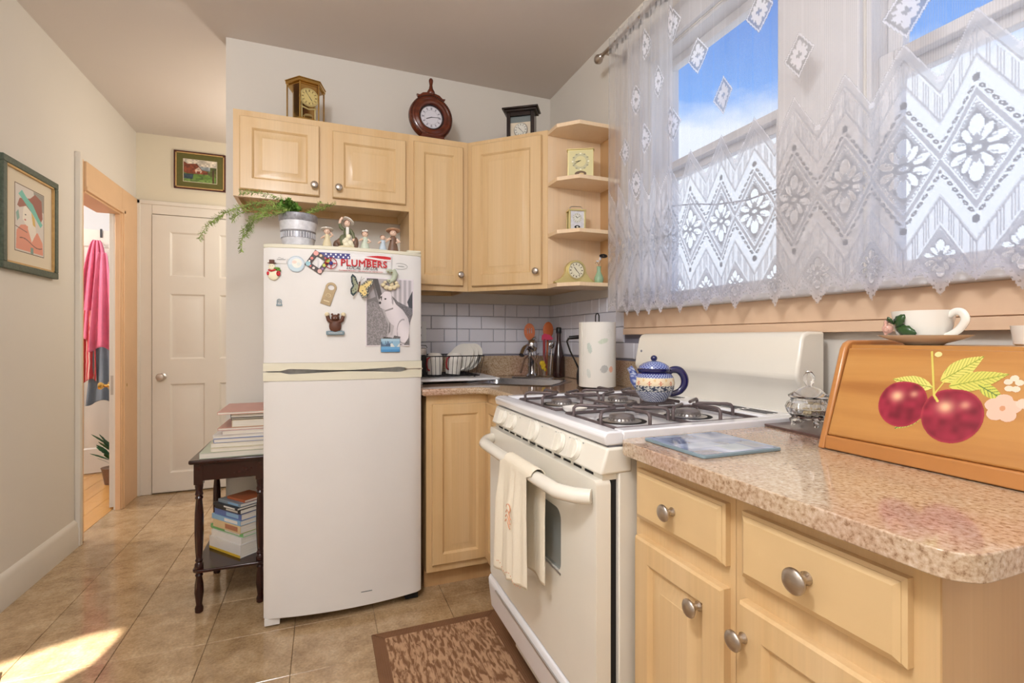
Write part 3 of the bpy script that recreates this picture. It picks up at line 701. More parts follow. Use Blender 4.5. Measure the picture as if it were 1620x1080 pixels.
# ------------------------------------------------------------------ refrigerator
t_ = thing('refrigerator', 'white top-freezer refrigerator with cream trim, magnets on its door', 'refrigerator', (.0925, 2.17, 0))
FW = .314
MB().box(-FW+.004, FW-.004, .062, .60, .035, 1.525).build('body', 'fridge_white', t_, bevel=.006)
def bulge(x): return -.038*(1-(x/FW)**2)
def fdoor(name, z0, z1, mat_, yb=.055, dz=0):
    n = 28; poly = []
    for i in range(n+1):
        x = -FW+2*FW*i/n; y = bulge(x)
        e = min((x+FW), (FW-x)); y += .010*max(0, 1-e/.012)**2
        poly.append((x, y))
    poly += [(FW, yb), (-FW, yb)]
    return MB().prism(poly, z0, z1).build(name, mat_, t_, bevel=.0025, smooth=30)
fdoor('freezer_door', 1.052, 1.512, 'fridge_white')
fdoor('top_cap', 1.512, 1.527, 'fridge_cream')
fdoor('fridge_door', .036, .981, 'fridge_white')
# handle bands with a scooped grip
def band(z0, z1, up):
    n = 40; vs = []; fs = []
    for i in range(n+1):
        x = -FW+2*FW*i/n; u = abs(x-.0)/FW
        s = 0
        if u < .78: s = .010*(u/.78)**1.3*(1 if u < .66 else max(0, 1-((u-.66)/.12)**2))
        yb = bulge(x)
        ze = (z0+s) if up else (z1-s); zo = z1 if up else z0
        vs += [(x, yb-.003, zo), (x, yb-.003, ze), (x, yb+.035, ze+(.004 if up else -.004)), (x, .06, ze+(.004 if up else -.004)), (x, .06, zo)]
    for i in range(n):
        for k in range(5): a = i*5+k; b2 = i*5+(k+1) % 5; fs.append((a, b2, b2+5, a+5))
    fs += [(0, 1, 2, 3, 4), tuple(range(n*5, n*5+5))]
    return MB().add(vs, fs).build('handle_band', 'fridge_cream', t_, smooth=30)
band(1.0205, 1.052, True); band(.981, 1.0155, False)
MB().box(-.30, .30, .030, .059, 1.005, 1.035).build('door_gasket', 'silver_light', t_)
mb = MB(); mb.box(.245, .318, -.004, .04, 1.0155, 1.0205).lathe([(.008, 0), (.008, .006)], 12, (.30, .0, 1.0145)); mb.build('hinge', 'nickel', t_)
mb = MB(); mb.prism(rrect(.25, .313, .0, .05, .01), 1.527, 1.537); mb.build('hinge_cover', 'fridge_cream', t_, bevel=.003)
mb = MB(); mb.box(-FW+.004, -FW+.06, -.002, .05, .008, .036); mb.build('kick_foot', 'fridge_white', t_, bevel=.002)
mb = MB(); mb.box(-.25, FW-.01, .055, .08, .012, .036); mb.box(.245, .30, .01, .05, .006, .034); mb.build('kick_grille', 'black_gap', t_)
for sx, sy in ((-.27, .08), (.27, .08), (-.27, .55), (.27, .55)): MB().lathe([(.014, 0), (.014, .008), (.008, .01), (.008, .036)], 12, (sx, sy, 0)).build('foot', 'black_plastic', t_)
mb = MB(); mb.prism(rrect(.055, .1, .093, .0965, .001), bulge(.075)-.001, bulge(.075)+.001, 'y'); mb.build('badge', 'grey_print', t_)
mb = MB(); th = [2*PI*i/40 for i in range(40)]; mb.tube([(.218+.031*math.cos(a), bulge(.218)-.0012+.0019*math.cos(a), 1.461+.0125*math.sin(a)) for a in th], .0007, 6, closed=True)
mb.tube([(.2+.0012*i, bulge(.218)-.0012, 1.461+.0028*math.sin(i*1.3)) for i in range(30)], .0006, 5); mb.build('door_emblem', 'grey_print', t_)
FY = lambda x, e=.001: 2.17+bulge(x-.0925)-e     # world y on the freezer door face

# ---- magnets
def mag(name, label, cat, x, z, rz=0, tilt=0, e=.0012):
    sl = math.atan(2*.038*(x-.0925)/FW**2)
    return thing(name, label, cat, (x, FY(x, e), z), rot=(Euler((0, 0, sl)).to_matrix() @ Euler((0, tilt, 0)).to_matrix()).to_euler(), group='magnets and papers on the freezer door')
# snowman
t_ = mag('snowman_magnet', 'cream snowman magnet with top hat at far left of the freezer door', 'magnet', -.182, 1.42)
mb = MB(); mb.ball((0, -.004, -.018), (.022, .006, .021)).ball((-.006, -.005, .014), (.013, .006, .013)); mb.build('body', 'snow_cream', t_)
mb = MB(); mb.ball((-.006, -.006, .029), (.017, .004, .003)).box(-.015, .003, -.009, -.002, .029, .042); mb.build('hat', 'bear_brown', t_)
mb = MB(); mb.tube([(-.018, -.009, .001), (-.006, -.011, -.003), (.010, -.009, .003)], .003, 8).ball((-.02, -.007, -.012), (.005, .003, .008)).ball((.019, -.008, -.012), (.008, .004, .011)); mb.build('scarf', 'red_print', t_)
mb = MB(); mb.ball((.014, -.008, .008), (.012, .003, .005)).ball((.02, -.008, .001), (.009, .003, .004)); mb.build('bird', 'leaf_green', t_)
for z in (-.02, -.008): MB().ball((.018, -.0125, z), .0022, 8).build('button', 'black_print', t_)
MB().ball((-.010, -.011, .017), .0013, 6).ball((-.002, -.011, .017), .0013, 6).build('face', 'black_print', t_)
def fn(X, Z):
    c = fillc(X, (214, 224, 232)); d = ell(X, Z, .5, .5, .5, .5)
    c[Z < .45] = (196, 216, 226); k = ell(X, Z, .55, .55, .3, .3) < 1; c[k] = (240, 236, 226); c[(ell(X, Z, .4, .62, .14, .1) < 1)] = (236, 208, 196); c[(ell(X, Z, .65, .5, .1, .12) < 1)] = (220, 226, 220); c[d > .86] = (170, 186, 190); return c
t_ = mag('round_magnet', 'round pale blue magnet with a soft printed scene beside the snowman', 'magnet', -.100, 1.448)
MB().lathe([(.0325, 0), (.0325, .003), (.03, .004)], 40, T=Matrix.Rotation(PI/2, 4, 'X')).build('disc', 'pale_blue', t_)
paint('print', .062, .062, 70, 70, fn, 'printed', t_, y=-.0043, mask=lambda X, Z: ell(X, Z, .5, .5, .49, .49) < 1)
t_ = mag('script_magnet', 'small clear magnet with grey script lettering above the snowman', 'magnet', -.155, 1.462)
mb = MB(); mb.prism([(-.022, -.012), (.02, -.014), (.022, .006), (.006, .013), (-.014, .008)], -.002, 0, 'y'); mb.build('base', 'fridge_white', t_)
mb = MB(); mb.tube([(-.016+.0012*i, -.0024, .002+.0018*math.sin(i*1.7)) for i in range(28)], .0006, 5).tube([(-.012+.003*i, -.0024, .008+.002*math.sin(i*.9)) for i in range(8)], .0005, 5); mb.build('script', 'black_print', t_)
# diamond frame magnet
t_ = mag('frame_magnet', 'diamond-turned square photo-frame magnet with candy border left of the red lettering', 'magnet', -.019, 1.458, tilt=math.radians(34), e=.0035)
def fn(X, Z):
    c = fillc(X, (58, 42, 42)); rng = np.random.default_rng(3)
    for (a, b_, r1, col) in ((.14, .86, .13, (236, 160, 150)), (.42, .9, .07, (240, 200, 160)), (.88, .86, .12, (170, 196, 60)), (.86, .55, .09, (200, 210, 90)), (.12, .5, .08, (220, 120, 110)), (.13, .14, .13, (150, 196, 206)), (.5, .1, .07, (236, 220, 210)), (.86, .14, .12, (220, 170, 160)), (.68, .92, .05, (220, 80, 90)), (.1, .3, .05, (240, 230, 220)), (.9, .34, .06, (150, 110, 160)), (.3, .1, .05, (230, 100, 90))):
        c[ell(X, Z, a, b_, r1, r1) < 1] = col
    return c
hole_ = lambda X, Z: ~((abs(X-.5) < .25) & (abs(Z-.5) < .25))
paint('frame', .072, .072, 90, 90, fn, 'printed', t_, y=-.003, mask=hole_, thick=.002)
# plumbers magnet
t_ = mag('plumbers_magnet', 'white magnetic strip with flag banner and the red word PLUMBERS', 'magnet', .128, 1.462)
bendf = lambda w: (lambda X, Z: .38*((X-.5)*w)**2)
paint('strip', .296, .078, 30, 10, lambda X, Z: fillc(X, (236, 234, 234)), 'printed', t_, y=-.0008, thick=.0006, bend=bendf(.296))
def fn(X, Z):
    c = fillc(X, (240, 238, 238)); w = .10*np.sin(X*7)
    bl_ = X < .42; st = ~bl_; c[bl_] = (52, 50, 128)
    for i in range(6):
        for j, zz in enumerate((.3, .72)):
            cx = .06+.066*i+.03*j
            for k in range(5):
                a = k*2*PI/5+PI/2; c[(ell(X, Z, cx+.007*math.cos(a), zz+.09*math.sin(a), .006, .09) < 1)] = (244, 244, 248)
    zz = Z-.14*np.sin((X-.42)*9)
    c[st & (zz > .52)] = (206, 36, 44); c[st & (zz < .18) & (X > .62)] = (206, 36, 44); c[st & (X < .62) & (Z < .3)] = (240, 238, 238)
    return c
paint('banner', .285, .022, 260, 34, fn, 'printed', t_, y=-.0022, bend=bendf(.285), mask=lambda X, Z: (Z < .75+.25*np.sin(X*8+1)) | (X < .42)).location = (0, 0, .026)
text('lettering', 'PLUMBERS', .0385, 'red_print', t_, (.032, -.0035, -.013), bold=.0009, xs=1.0)
text('script', 'LOCAL 130 U.A.', .019, 'black_print', t_, (.024, -.0048, -.026), shear=.45, xs=.95)
text('small_line', 'PLUMBERS PROTECT THE HEALTH OF THE NATION', .0063, 'red_print', t_, (.02, -.003, -.0345), xs=1.2)
mb = MB(); th = [2*PI*i/32 for i in range(32)]
mb.tube([(-.098+.022*math.cos(a), -.006, -.006+.022*math.sin(a)) for a in th], .0035, 6, closed=True, flat=.4)
for a in (0, PI/2, PI, 3*PI/2): mb.tube([(-.098+.004*math.cos(a), -.006, -.006+.004*math.sin(a)), (-.098+.02*math.cos(a), -.006, -.006+.02*math.sin(a))], .002, 6)
mb.build('valve_wheel', 'red_print', t_)
mb = MB(); mb.ball((-.098, -.007, -.006), (.008, .002, .008)); mb.build('hub', 'blue_print', t_)
# bottle opener
t_ = mag('bottle_opener', 'bronze bottle opener magnet hanging tilted on the freezer door', 'bottle opener', .023, 1.333, tilt=math.radians(18))
o1 = [(-.02, -.048), (.02, -.048)]+[(.02*math.cos(a)*1.08, .026+.021*math.sin(a)) for a in np.linspace(-.3, PI+.3, 16)]
V1 = slab('plate', 'opener_bronze', o1, [[(.0125*math.cos(a), .026+.0105*math.sin(a)) for a in np.linspace(0, 2*PI, 20)[:-1]]], 0, .003, t_, bevel=.0006); V1.rotation_euler = (PI/2, 0, 0)
mb = MB(); mb.tube([(.009*math.cos(a), -.0032, -.008+.007*math.sin(a)) for a in th], .0008, 6, closed=True).box(-.012, .012, -.0038, -.003, -.034, -.030); mb.build('engraving', 'shell_cream', t_)
# butterfly
t_ = mag('butterfly_magnet', 'yellow and blue-grey butterfly magnet with dark wing edges', 'magnet', .138, 1.362, tilt=math.radians(10))
def wing(sgn, cols, tilt_):
    P1 = [(.002, .004), (.012, .018), (.030, .038), (.052, .044), (.058, .03), (.05, .01), (.038, -.002), (.048, -.018), (.04, -.036), (.024, -.042), (.01, -.028), (.002, -.01)]
    def fn(X, Z):
        x = X*.06; z = (Z-.5)*.09; c = fillc(X, cols[0]); pd = np.full(X.shape, 9.)
        n = len(P1)
        for i in range(n):
            x0, y0 = P1[i]; x1, y1 = P1[(i+1) % n]; dx, dy = x1-x0, y1-y0; tt = np.clip(((x-x0)*dx+(z-y0)*dy)/(dx*dx+dy*dy), 0, 1)
            if x0+x1 > .03: pd = np.minimum(pd, np.hypot(x-x0-tt*dx, z-y0-tt*dy))
        c[pd < .008] = (52, 56, 60); c[(pd < .0055) & (pd > .003) & (np.sin(x*900) > 0)] = cols[1]
        for a, b_ in ((.02, .018), (.032, .024), (.026, .006), (.018, -.012), (.03, -.02)): c[ell(x, z, a, b_, .003, .002) < 1] = (80, 66, 44)
        return c
    o = paint('wing', .06, .09, 90, 120, fn, 'printed', t_, thick=.001, mask=lambda X, Z: inpoly(X*.06, (Z-.5)*.09, P1))
    o.scale = (sgn, 1, 1); o.rotation_euler = (0, 0, tilt_*sgn); o.location = (sgn*.03*math.cos(tilt_), -.008-.03*math.sin(-tilt_), 0)
    return o
wing(1, [(226, 200, 130), (250, 240, 200)], -.45); wing(-1, [(190, 200, 176), (130, 176, 190)], -.8)
mb = MB(); mb.ball((0, -.007, 0), (.004, .004, .02)).ball((0, -.007, .02), .004, 10); mb.build('body', 'bear_brown', t_)
mb = MB(); mb.tube([(0, -.008, .022), (.008, -.012, .034), (.016, -.014, .042)], .0006, 5).tube([(0, -.008, .022), (.002, -.012, .036), (.002, -.014, .046)], .0006, 5); mb.build('antennae', 'black_print', t_)
# dog photograph
t_ = mag('dog_photograph', 'black and white photograph of a pale dog sitting by a sofa, held by magnets', 'photograph', .268, 1.262, e=.0006)
def fn(X, Z):
    N1 = vnoise(X*20, Z*26, 3, 1)*.5+vnoise(X*20, Z*26, 8, 2)*.5
    c = fillc(X, (168, 160, 168)); g = np.full(X.shape, 176.)
    g = np.where(X > .5, 196+24*np.sin(X*60), g)                        # curtain
    g[inpoly(X, Z, [(0, 1), (.16, 1), (.24, .68), (.3, .6), (0, .58)])] = 120
    g[inpoly(X, Z, [(0, .92), (.12, .92), (.20, .72), (0, .66)])] = 168
    g[inpoly(X, Z, [(.14, 1.0), (.24, 1.0), (.34, .72), (.26, .68)])] = 84
    k = inpoly(X, Z, [(0, .62), (.16, .66), (.3, .60), (.38, .45), (.46, .30), (.42, .12), (.24, 0), (0, 0)]); g = np.where(k, 96+90*N1, g)   # chair arm
    k = inpoly(X, Z, [(.54, .74), (.66, .66), (.84, .60), (1, .56), (1, 0), (.5, 0), (.46, .2)]); g = np.where(k, 78+70*N1, g)
    g[inpoly(X, Z, [(.86, .66), (1, .86), (1, .56), (.9, .58)])] = 60
    g[inpoly(X, Z, [(.36, .14), (.62, .12), (.78, 0), (.3, 0)])] = 70
    dog = [(.28, .66), (.30, .74), (.38, .80), (.50, .80), (.56, .70), (.62, .62), (.76, .54), (.88, .42), (.92, .28), (.88, .12), (.78, .02), (.66, .04), (.72, .14), (.58, .16), (.56, .12), (.44, .14), (.50, .22), (.50, .34), (.42, .44), (.38, .54), (.30, .56), (.27, .60)]
    k = inpoly(X, Z, dog); g = np.where(k, 214+16*np.sin(X*9+Z*5), g)
    g[k & (ell(X, Z, .78, .22, .14, .18) > .86) & (ell(X, Z, .78, .22, .14, .18) < 1.1) & (X < .8)] = 168
    g[k & inpoly(X, Z, [(.52, .78), (.57, .70), (.56, .60), (.53, .64)])] = 170
    g[k & (abs(Z-.52-.25*(X-.4)) < .012) & (X < .56)] = 150
    g[ell(X, Z, .395, .695, .022, .012) < 1] = 26; g[ell(X, Z, .29, .635, .022, .02) < 1] = 50; g[inpoly(X, Z, [(.29, .72), (.33, .74), (.32, .66)])] = 60
    g[k & inpoly(X, Z, [(.50, .34), (.58, .30), (.54, .16), (.50, .16)])] = 186
    bd = (X < .022) | (X > .978) | (Z < .018) | (Z > .982); g[bd] = 236
    c = np.stack([g, g*.965, g*.985], -1); return c
paint('print', .205, .290, 170, 220, fn, 'printed_gloss', t_, y=-.001, thick=.0005, bend=lambda X, Z: .34*((X-.5)*.205)**2-.008*np.maximum(0, X-.7)*np.maximum(0, .4-Z)*10,
      mask=lambda X, Z: ~inpoly(X, Z, [(1.01, .52), (.93, .36), (.9, .2), (.9, -.02), (1.01, -.02)]))
# blue city magnet
t_ = mag('city_magnet', 'blue rectangular magnet with a harbour skyline pinning the photograph bottom', 'magnet', .268, 1.121, e=.005)
def fn(X, Z):
    c = fillc(X, (110, 170, 214)); c[Z > .4] = (150, 190, 216); c[Z > .82] = (176, 206, 224)
    hs = np.random.default_rng(5).random(40); b_ = .5+.34*hs[(X*39).astype(int)]
    k = (Z > .42) & (Z < b_) & (X < .62); c[k] = (90, 112, 140); k = (Z > .38) & (Z < .5+.15*np.sin(X*14)) & (X >= .5); c[k] = (226, 228, 224); c[Z < .2] = (84, 150, 204); return c
MB().box(-.041, .041, -.002, 0, -.029, .029).build('base', 'slate_blue', t_, bevel=.0006); paint('print', .08, .056, 120, 60, fn, 'printed', t_, y=-.0023)
# sea horse / cherub magnet
t_ = mag('seahorse_magnet', 'pale green figure magnet with shells over the photograph top', 'magnet', .266, 1.402, e=.005)
mb = MB(); mb.tube([(.01, -.006, .04), (.02, -.007, .022), (.014, -.008, .0), (-.004, -.009, -.012), (-.012, -.008, -.002)], [.012, .013, .011, .009, .006], 12).ball((-.004, -.01, .034), (.016, .007, .009)); mb.build('body', 'seal_green', t_)
mb = MB()
for a, b_, r1 in ((-.03, -.026, .011), (-.016, -.036, .012), (0, -.038, .013), (.016, -.034, .012), (.03, -.026, .011), (-.022, -.014, .008), (.026, -.014, .009), (.006, -.022, .01)): mb.ball((a, -.006, b_), (r1, .007, r1*.8), 10)
mb.build('shells', 'shell_cream', t_)
mb = MB(); [mb.ball((a, -.016, b_), .003, 8) for a, b_ in ((-.012, .03), (.004, .028), (-.006, -.008))]; mb.build('spots', 'opener_bronze', t_)
# bear magnet
t_ = mag('bear_magnet', 'brown bear magnet with raised paws above a slate-blue base', 'magnet', .047, 1.212)
mb = MB(); mb.ball((0, -.01, -.012), (.024, .012, .027)).ball((0, -.012, .022), (.016, .012, .014)).ball((-.012, -.01, .036), .005, 8).ball((.012, -.01, .036), .005, 8).ball((0, -.023, .018), (.007, .005, .005), 10)
mb.tube([(-.012, -.01, .004), (-.026, -.012, .014), (-.03, -.012, .03)], [.009, .008, .007], 10).tube([(.012, -.01, .004), (.026, -.012, .014), (.03, -.012, .03)], [.009, .008, .007], 10); mb.build('body', 'bear_brown', t_)
mb = MB(); mb.ball((-.031, -.012, .036), (.01, .007, .009), 10).ball((.031, -.012, .036), (.01, .007, .009), 10); mb.build('paws', 'shell_cream', t_)
mb = MB(); mb.prism(rrect(-.035, .035, -.047, -.031, .004), -.016, 0, 'y'); mb.build('base', 'slate_blue', t_, bevel=.002)
mb = MB(); mb.tube([(-.026+.0018*i, -.0168, -.039+.0016*math.sin(i*1.9)) for i in range(30)], .0008, 5); mb.ball((-.005, -.028, .021), .0015, 6).ball((.005, -.028, .021), .0015, 6); mb.build('lettering', 'white_print', t_)
# tiny arch magnet
t_ = mag('arch_magnet', 'tiny grey arch-shaped magnet low at left of the freezer door', 'magnet', -.162, 1.294)
mb = MB(); mb.tube([(.008*math.cos(a), -.002, .004+.009*math.sin(a)) for a in np.linspace(0, PI, 12)], .0013, 6).box(-.011, .011, -.003, 0, -.014, -.008).tube([(.004*math.cos(a), -.002, .004*math.sin(a)+.002) for a in th], .001, 6, closed=True).box(-.009, -.007, -.003, 0, -.008, .004).box(.007, .009, -.003, 0, -.008, .004)
mb.build('arch', 'slate_blue', t_)

# ------------------------------------------------------------------ things on the fridge
ZF = 1.5275
t_ = thing('planter', 'round silver and white embossed metal planter on the refrigerator', 'planter', (-.098, 2.275, ZF+.012))
def ridged(prof, name, mat_, seg=48, amp=.0): MB().lathe(prof, seg).build(name, mat_, t_)
ridged([(.058, 0), (.06, 0), (.066, .03), (.0665, .03)], 'lower_rim', 'silver_light')
ridged([(.0672, .03), (.0672, .055), (.070, .058), (.0705, .062)], 'fluted_band', 'silver_embossed')
mb = MB()
for i in range(36):
    a = 2*PI*i/36; mb.box(-.002, .002, -.0012, .0012, .032, .054, T=Matrix.Rotation(a, 4, 'Z') @ Matrix.Translation((0, -.068, 0)))
mb.build('flutes', 'silver_light', t_)
ridged([(.0705, .062), (.0735, .095), (.0735, .1)], 'pale_band', 'silver_light')
ridged([(.0735, .1), (.0765, .104), (.0775, .128), (.074, .132), (.070, .128), (.068, .11), (.0001, .11)], 'rim', 'silver_embossed')
# asparagus fern
t_ = thing('asparagus_fern', 'trailing asparagus fern with feathery fronds growing from the silver planter', 'plant', (-.098, 2.275, ZF+.122))
rng = random.Random(4)
def frond(pts, mat_, n, ln, name='frond', wd=.0009):
    mb = MB(); P = [Vector(p) for p in pts]
    def at(u):
        u = u*(len(P)-1); i = min(int(u), len(P)-2); f = u-i; p0 = P[max(i-1, 0)]; p1 = P[i]; p2 = P[i+1]; p3 = P[min(i+2, len(P)-1)]
        return .5*((2*p1)+(p2-p0)*f+(2*p0-5*p1+4*p2-p3)*f*f+(3*p1-3*p2+p3-p0)*f**3)
    mb.tube([at(i/16) for i in range(17)], .0011, 5)
    for i in range(n):
        u = .12+.88*i/n; c = at(u); d = (at(min(u+.02, 1))-at(u-.02)).normalized()
        for s_ in range(3):
            side = d.cross(Vector((rng.uniform(-1, 1), rng.uniform(-1, 1), rng.uniform(-.6, 1)))).normalized()
            e = c+side*ln*rng.uniform(.5, 1)+d*ln*.5; w = d.cross(side)*wd*2.2+d*wd
            mb.add([c, c*.5+e*.5+w, e, c*.5+e*.5-w], [(0, 1, 2, 3)])
            for q in range(2):
                b0 = c.lerp(e, .4+.3*q); s2 = (side+Vector((rng.uniform(-1, 1), rng.uniform(-1, 1), rng.uniform(-1, 1)))*.9).normalized()*ln*.5
                mb.add([b0, b0+s2*.5+w*.8, b0+s2, b0+s2*.5-w*.8], [(0, 1, 2, 3)])
    return mb.build(name, mat_, t_, smooth=0, fixn=False)
for tgt in ([(0, 0, 0), (-.10, -.05, .05), (-.22, -.03, .03), (-.32, .0, -.03), (-.37, .02, -.10)], [(0, 0, 0), (-.08, -.04, .06), (-.18, -.05, .04), (-.27, -.06, -.01), (-.31, -.06, -.05)],
            [(0, 0, 0), (-.07, -.06, .03), (-.14, -.09, .0), (-.19, -.10, -.07), (-.20, -.10, -.16)], [(0, 0, 0), (-.05, -.05, .035), (-.11, -.09, .01), (-.17, -.10, -.05), (-.185, -.10, -.10)],
            [(0, 0, 0), (-.05, -.03, .05), (-.12, -.05, .03), (-.2, -.08, .0), (-.23, -.1, -.04)], [(0, 0, 0), (-.06, -.02, .08), (-.15, -.01, .10), (-.22, .0, .10)],
            [(0, 0, 0), (-.04, -.06, .02), (-.10, -.10, -.01), (-.15, -.11, -.03), (-.17, -.11, -.08)]):
    frond(tgt, 'fern_green', 44, .018)
for tgt in ([(0, 0, 0), (.04, -.02, .03), (.08, -.03, .05), (.12, -.04, .07)], [(0, 0, 0), (.05, -.01, .04), (.10, -.02, .06), (.15, -.03, .08)], [(0, 0, 0), (.03, -.04, .03), (.06, -.06, .04), (.09, -.08, .07)]):
    frond(tgt, 'fern_green', 22, .014)
for i in range(15):
    a = rng.uniform(0, 2*PI); r = rng.uniform(.01, .05); frond([(-.02, 0, -.01), (-.03+r*.5*math.cos(a), -.02+r*.5*math.sin(a), .03), (-.035+r*math.cos(a), -.03+r*math.sin(a), rng.uniform(.04, .075))], 'leaf_green', 22, .018, wd=.0016)
MB().lathe([(.067, -.012), (.05, -.004), (.0001, .0)], 24).build('soil', 'bear_brown', t_)

# porcelain figurines: one continuous body, clothing and hat as parts
def figurine(x, z_h, label, coat, hatm, kind, rz=0, y=2.215, facedir=0):
    t_ = thing('figurine', label, 'figurine', (x, y, ZF), rz, 'porcelain figurines on the refrigerator'); h = z_h
    mb = MB(); k = h/.09
    if kind in ('girl', 'child', 'farmer'):
        mb.lathe([(.0165*k, 0), (.017*k, .006*k), (.014*k, .025*k), (.0095*k, .043*k), (.0115*k, .055*k), (.006*k, .062*k), (.0045*k, .066*k)], 20, squash=.8); mb.build('dress', coat, t_)
        mb = MB(); mb.ball((0, -.001, .074*k), (.0105*k, .0105*k, .0115*k)).lathe([(.0042*k, .06*k), (.0042*k, .07*k)], 10)
        mb.ball((0, -.0118*k, .073*k), (.0018*k, .002*k, .002*k), 8)
        mb.tube([(-.010*k, 0, .054*k), (-.018*k, -.006*k, .045*k), (-.009*k, -.015*k, .050*k)], [.0042*k, .0038*k, .003*k], 8)
        if kind == 'child': mb.tube([(.010*k, 0, .054*k), (.018*k, -.004*k, .060*k), (.012*k, -.008*k, .072*k)], [.0042*k, .0038*k, .003*k], 8)
        else: mb.tube([(.010*k, 0, .054*k), (.018*k, -.006*k, .042*k), (.008*k, -.016*k, .036*k)], [.0042*k, .0038*k, .003*k], 8)
        mb.build('body', 'skin_porcelain', t_)
        mb = MB(); mb.ball((0, .002*k, .0765*k), (.0118*k, .011*k, .0112*k)); mb.build('hair', 'hair_brown', t_).location = (0, .0016*k, .001)
        MB().ball((-.004*k, -.0112*k, .0755*k), .0011*k, 6).ball((.004*k, -.0112*k, .0755*k), .0011*k, 6).build('eyes', 'black_print', t_)
        if kind == 'girl':
            mb = MB(); mb.ball((-.005*k, 0, .089*k), (.006*k, .003*k, .004*k)).ball((.005*k, 0, .091*k), (.006*k, .003*k, .005*k)); mb.build('bow', 'porcelain', t_)
        if hatm and kind != 'girl':
            mb = MB(); T = Matrix.Translation((0, .001, .084*k)) @ Matrix.Rotation(-.25, 4, 'X'); mb.lathe([(.0105*k, -.001), (.021*k, -.001), (.0215*k, .0015*k), (.011*k, .002*k), (.010*k, .007*k), (.0001, .009*k)], 20, T=T); mb.build('hat', hatm, t_)
    t_.scale = (1.32, 1.25, 1.08)
    return t_
figurine(.016, .082, 'squat cream porcelain child in a white cap, leftmost of the figurines', 'shell_cream', 'porcelain', 'child')
figurine(.170, .082, 'small porcelain girl in pale green with a white bow, right of the tall drummer figure', 'pale_green', 'x', 'girl')
figurine(.245, .072, 'short porcelain child in a pale blue smock with brown hair', 'pale_blue', None, 'child')
t_ = figurine(.289, .098, 'porcelain farm boy with straw hat and brown jacket, rightmost of the figurines', 'brown_glaze', 'straw', 'farmer')
# grey shell beside the squat child
MB().ball((.034, .02, .022), (.016, .01, .022)).build('rock', 'brown_glaze', bpy.data.objects['figurine'])
# tall figure
t_ = thing('figurine', 'tall porcelain peddler figure in olive coat and white hat with raised arm', 'figurine', (.094, 2.22, ZF), 0, 'porcelain figurines on the refrigerator')
mb = MB(); mb.lathe([(.036, 0), (.037, .012), (.030, .018), (.02, .02)], 24, squash=.7); mb.build('base', 'shell_cream', t_)
mb = MB(); mb.ball((-.012, 0, .042), (.019, .014, .026)).ball((.004, .002, .076), (.0165, .011, .026)); mb.tube([(-.012, 0, .088), (-.024, -.002, .098), (-.028, -.004, .112)], [.008, .0075, .006], 10).tube([(.016, 0, .088), (.026, -.004, .072), (.03, -.008, .05)], [.0075, .007, .006], 10); mb.build('coat', 'green_coat', t_)
mb = MB(); mb.ball((.003, -.002, .115), (.0125, .0125, .014)).lathe([(.005, .095), (.005, .108)], 10, (.003, 0, 0)).ball((.003, -.015, .113), (.002, .003, .002), 8)
mb.tube([(-.028, -.004, .112), (-.024, -.007, .128), (-.016, -.009, .138)], [.0052, .0048, .005], 8).tube([(.03, -.008, .05), (.026, -.014, .04)], [.005, .004], 8); mb.build('body', 'skin_porcelain', t_)
MB().ball((.003, .002, .119), (.0138, .0125, .0135)).build('hair', 'hair_brown', t_)
mb = MB(); T = Matrix.Translation((.008, .003, .127)) @ Matrix.Rotation(.5, 4, 'Y') @ Matrix.Rotation(-.3, 4, 'X'); mb.lathe([(.012, -.001), (.025, -.001), (.0255, .002), (.013, .003), (.012, .009), (.0001, .012)], 22, T=T); mb.build('hat', 'porcelain', t_)
mb = MB(); mb.prism([(-.002, .062), (.009, .062), (.010, .098), (-.003, .098)], -.013, -.009, 'y'); mb.build('shirt_front', 'porcelain', t_, bevel=.001)
mb = MB()
for a, b_, c_, r in ((0, -.014, .022, .015), (.014, -.012, .03, .014), (.0, -.012, .042, .012), (-.006, -.014, .034, .013), (.02, -.008, .02, .012), (.008, -.01, .058, .011)): mb.ball((a, b_, c_), (r, r*.7, r), 12)
mb.build('goose', 'snow_cream', t_)
MB().ball((.036, .004, .034), (.014, .01, .028)).ball((-.026, .002, .036), (.014, .009, .016)).build('basket', 'brown_glaze', t_)
MB().ball((-.0015, -.0138, .118), .0012, 6).ball((.0075, -.0138, .118), .0012, 6).build('eyes', 'black_print', t_)

# ------------------------------------------------------------------ clocks
def clock_face(parent, r, y, mat_face='printed', hour=10, minute=10, cx=0, cz=0, tone=(232, 228, 214), ink=(60, 54, 46), sz=60, hand=.0009):
    def fn(X, Z):
        c = fillc(X, tone); d = np.hypot(X-.5, Z-.5)*2
        c[(d > .93)] = tuple(t*.75 for t in tone); c[(d > .60) & (d < .62)] = tuple(t*.7 for t in tone)
        a = np.arctan2(X-.5, Z-.5) % (2*PI)
        for k in range(12): dd_ = np.abs((a-k*PI/6+PI) % (2*PI)-PI); c[(dd_ < (.07 if k % 3 else .10)) & (d > .66) & (d < .86)] = ink
        return c
    f_ = paint('dial', 2*r, 2*r, sz, sz, fn, 'printed', parent, y=y, mask=lambda X, Z: np.hypot(X-.5, Z-.5) < .495); f_.location = (cx, 0, cz)
    mb = MB()
    for ang, ln, w in ((hour/12*2*PI+minute/60*PI/6, .5*r, 1.5*hand), (minute/60*2*PI, .75*r, hand)):
        mb.tube([(cx-.1*ln*math.sin(ang), y-.0012, cz-.1*ln*math.cos(ang)), (cx+ln*math.sin(ang), y-.0012, cz+ln*math.cos(ang))], w, 6)
    mb.build('hands', 'black_print', parent)
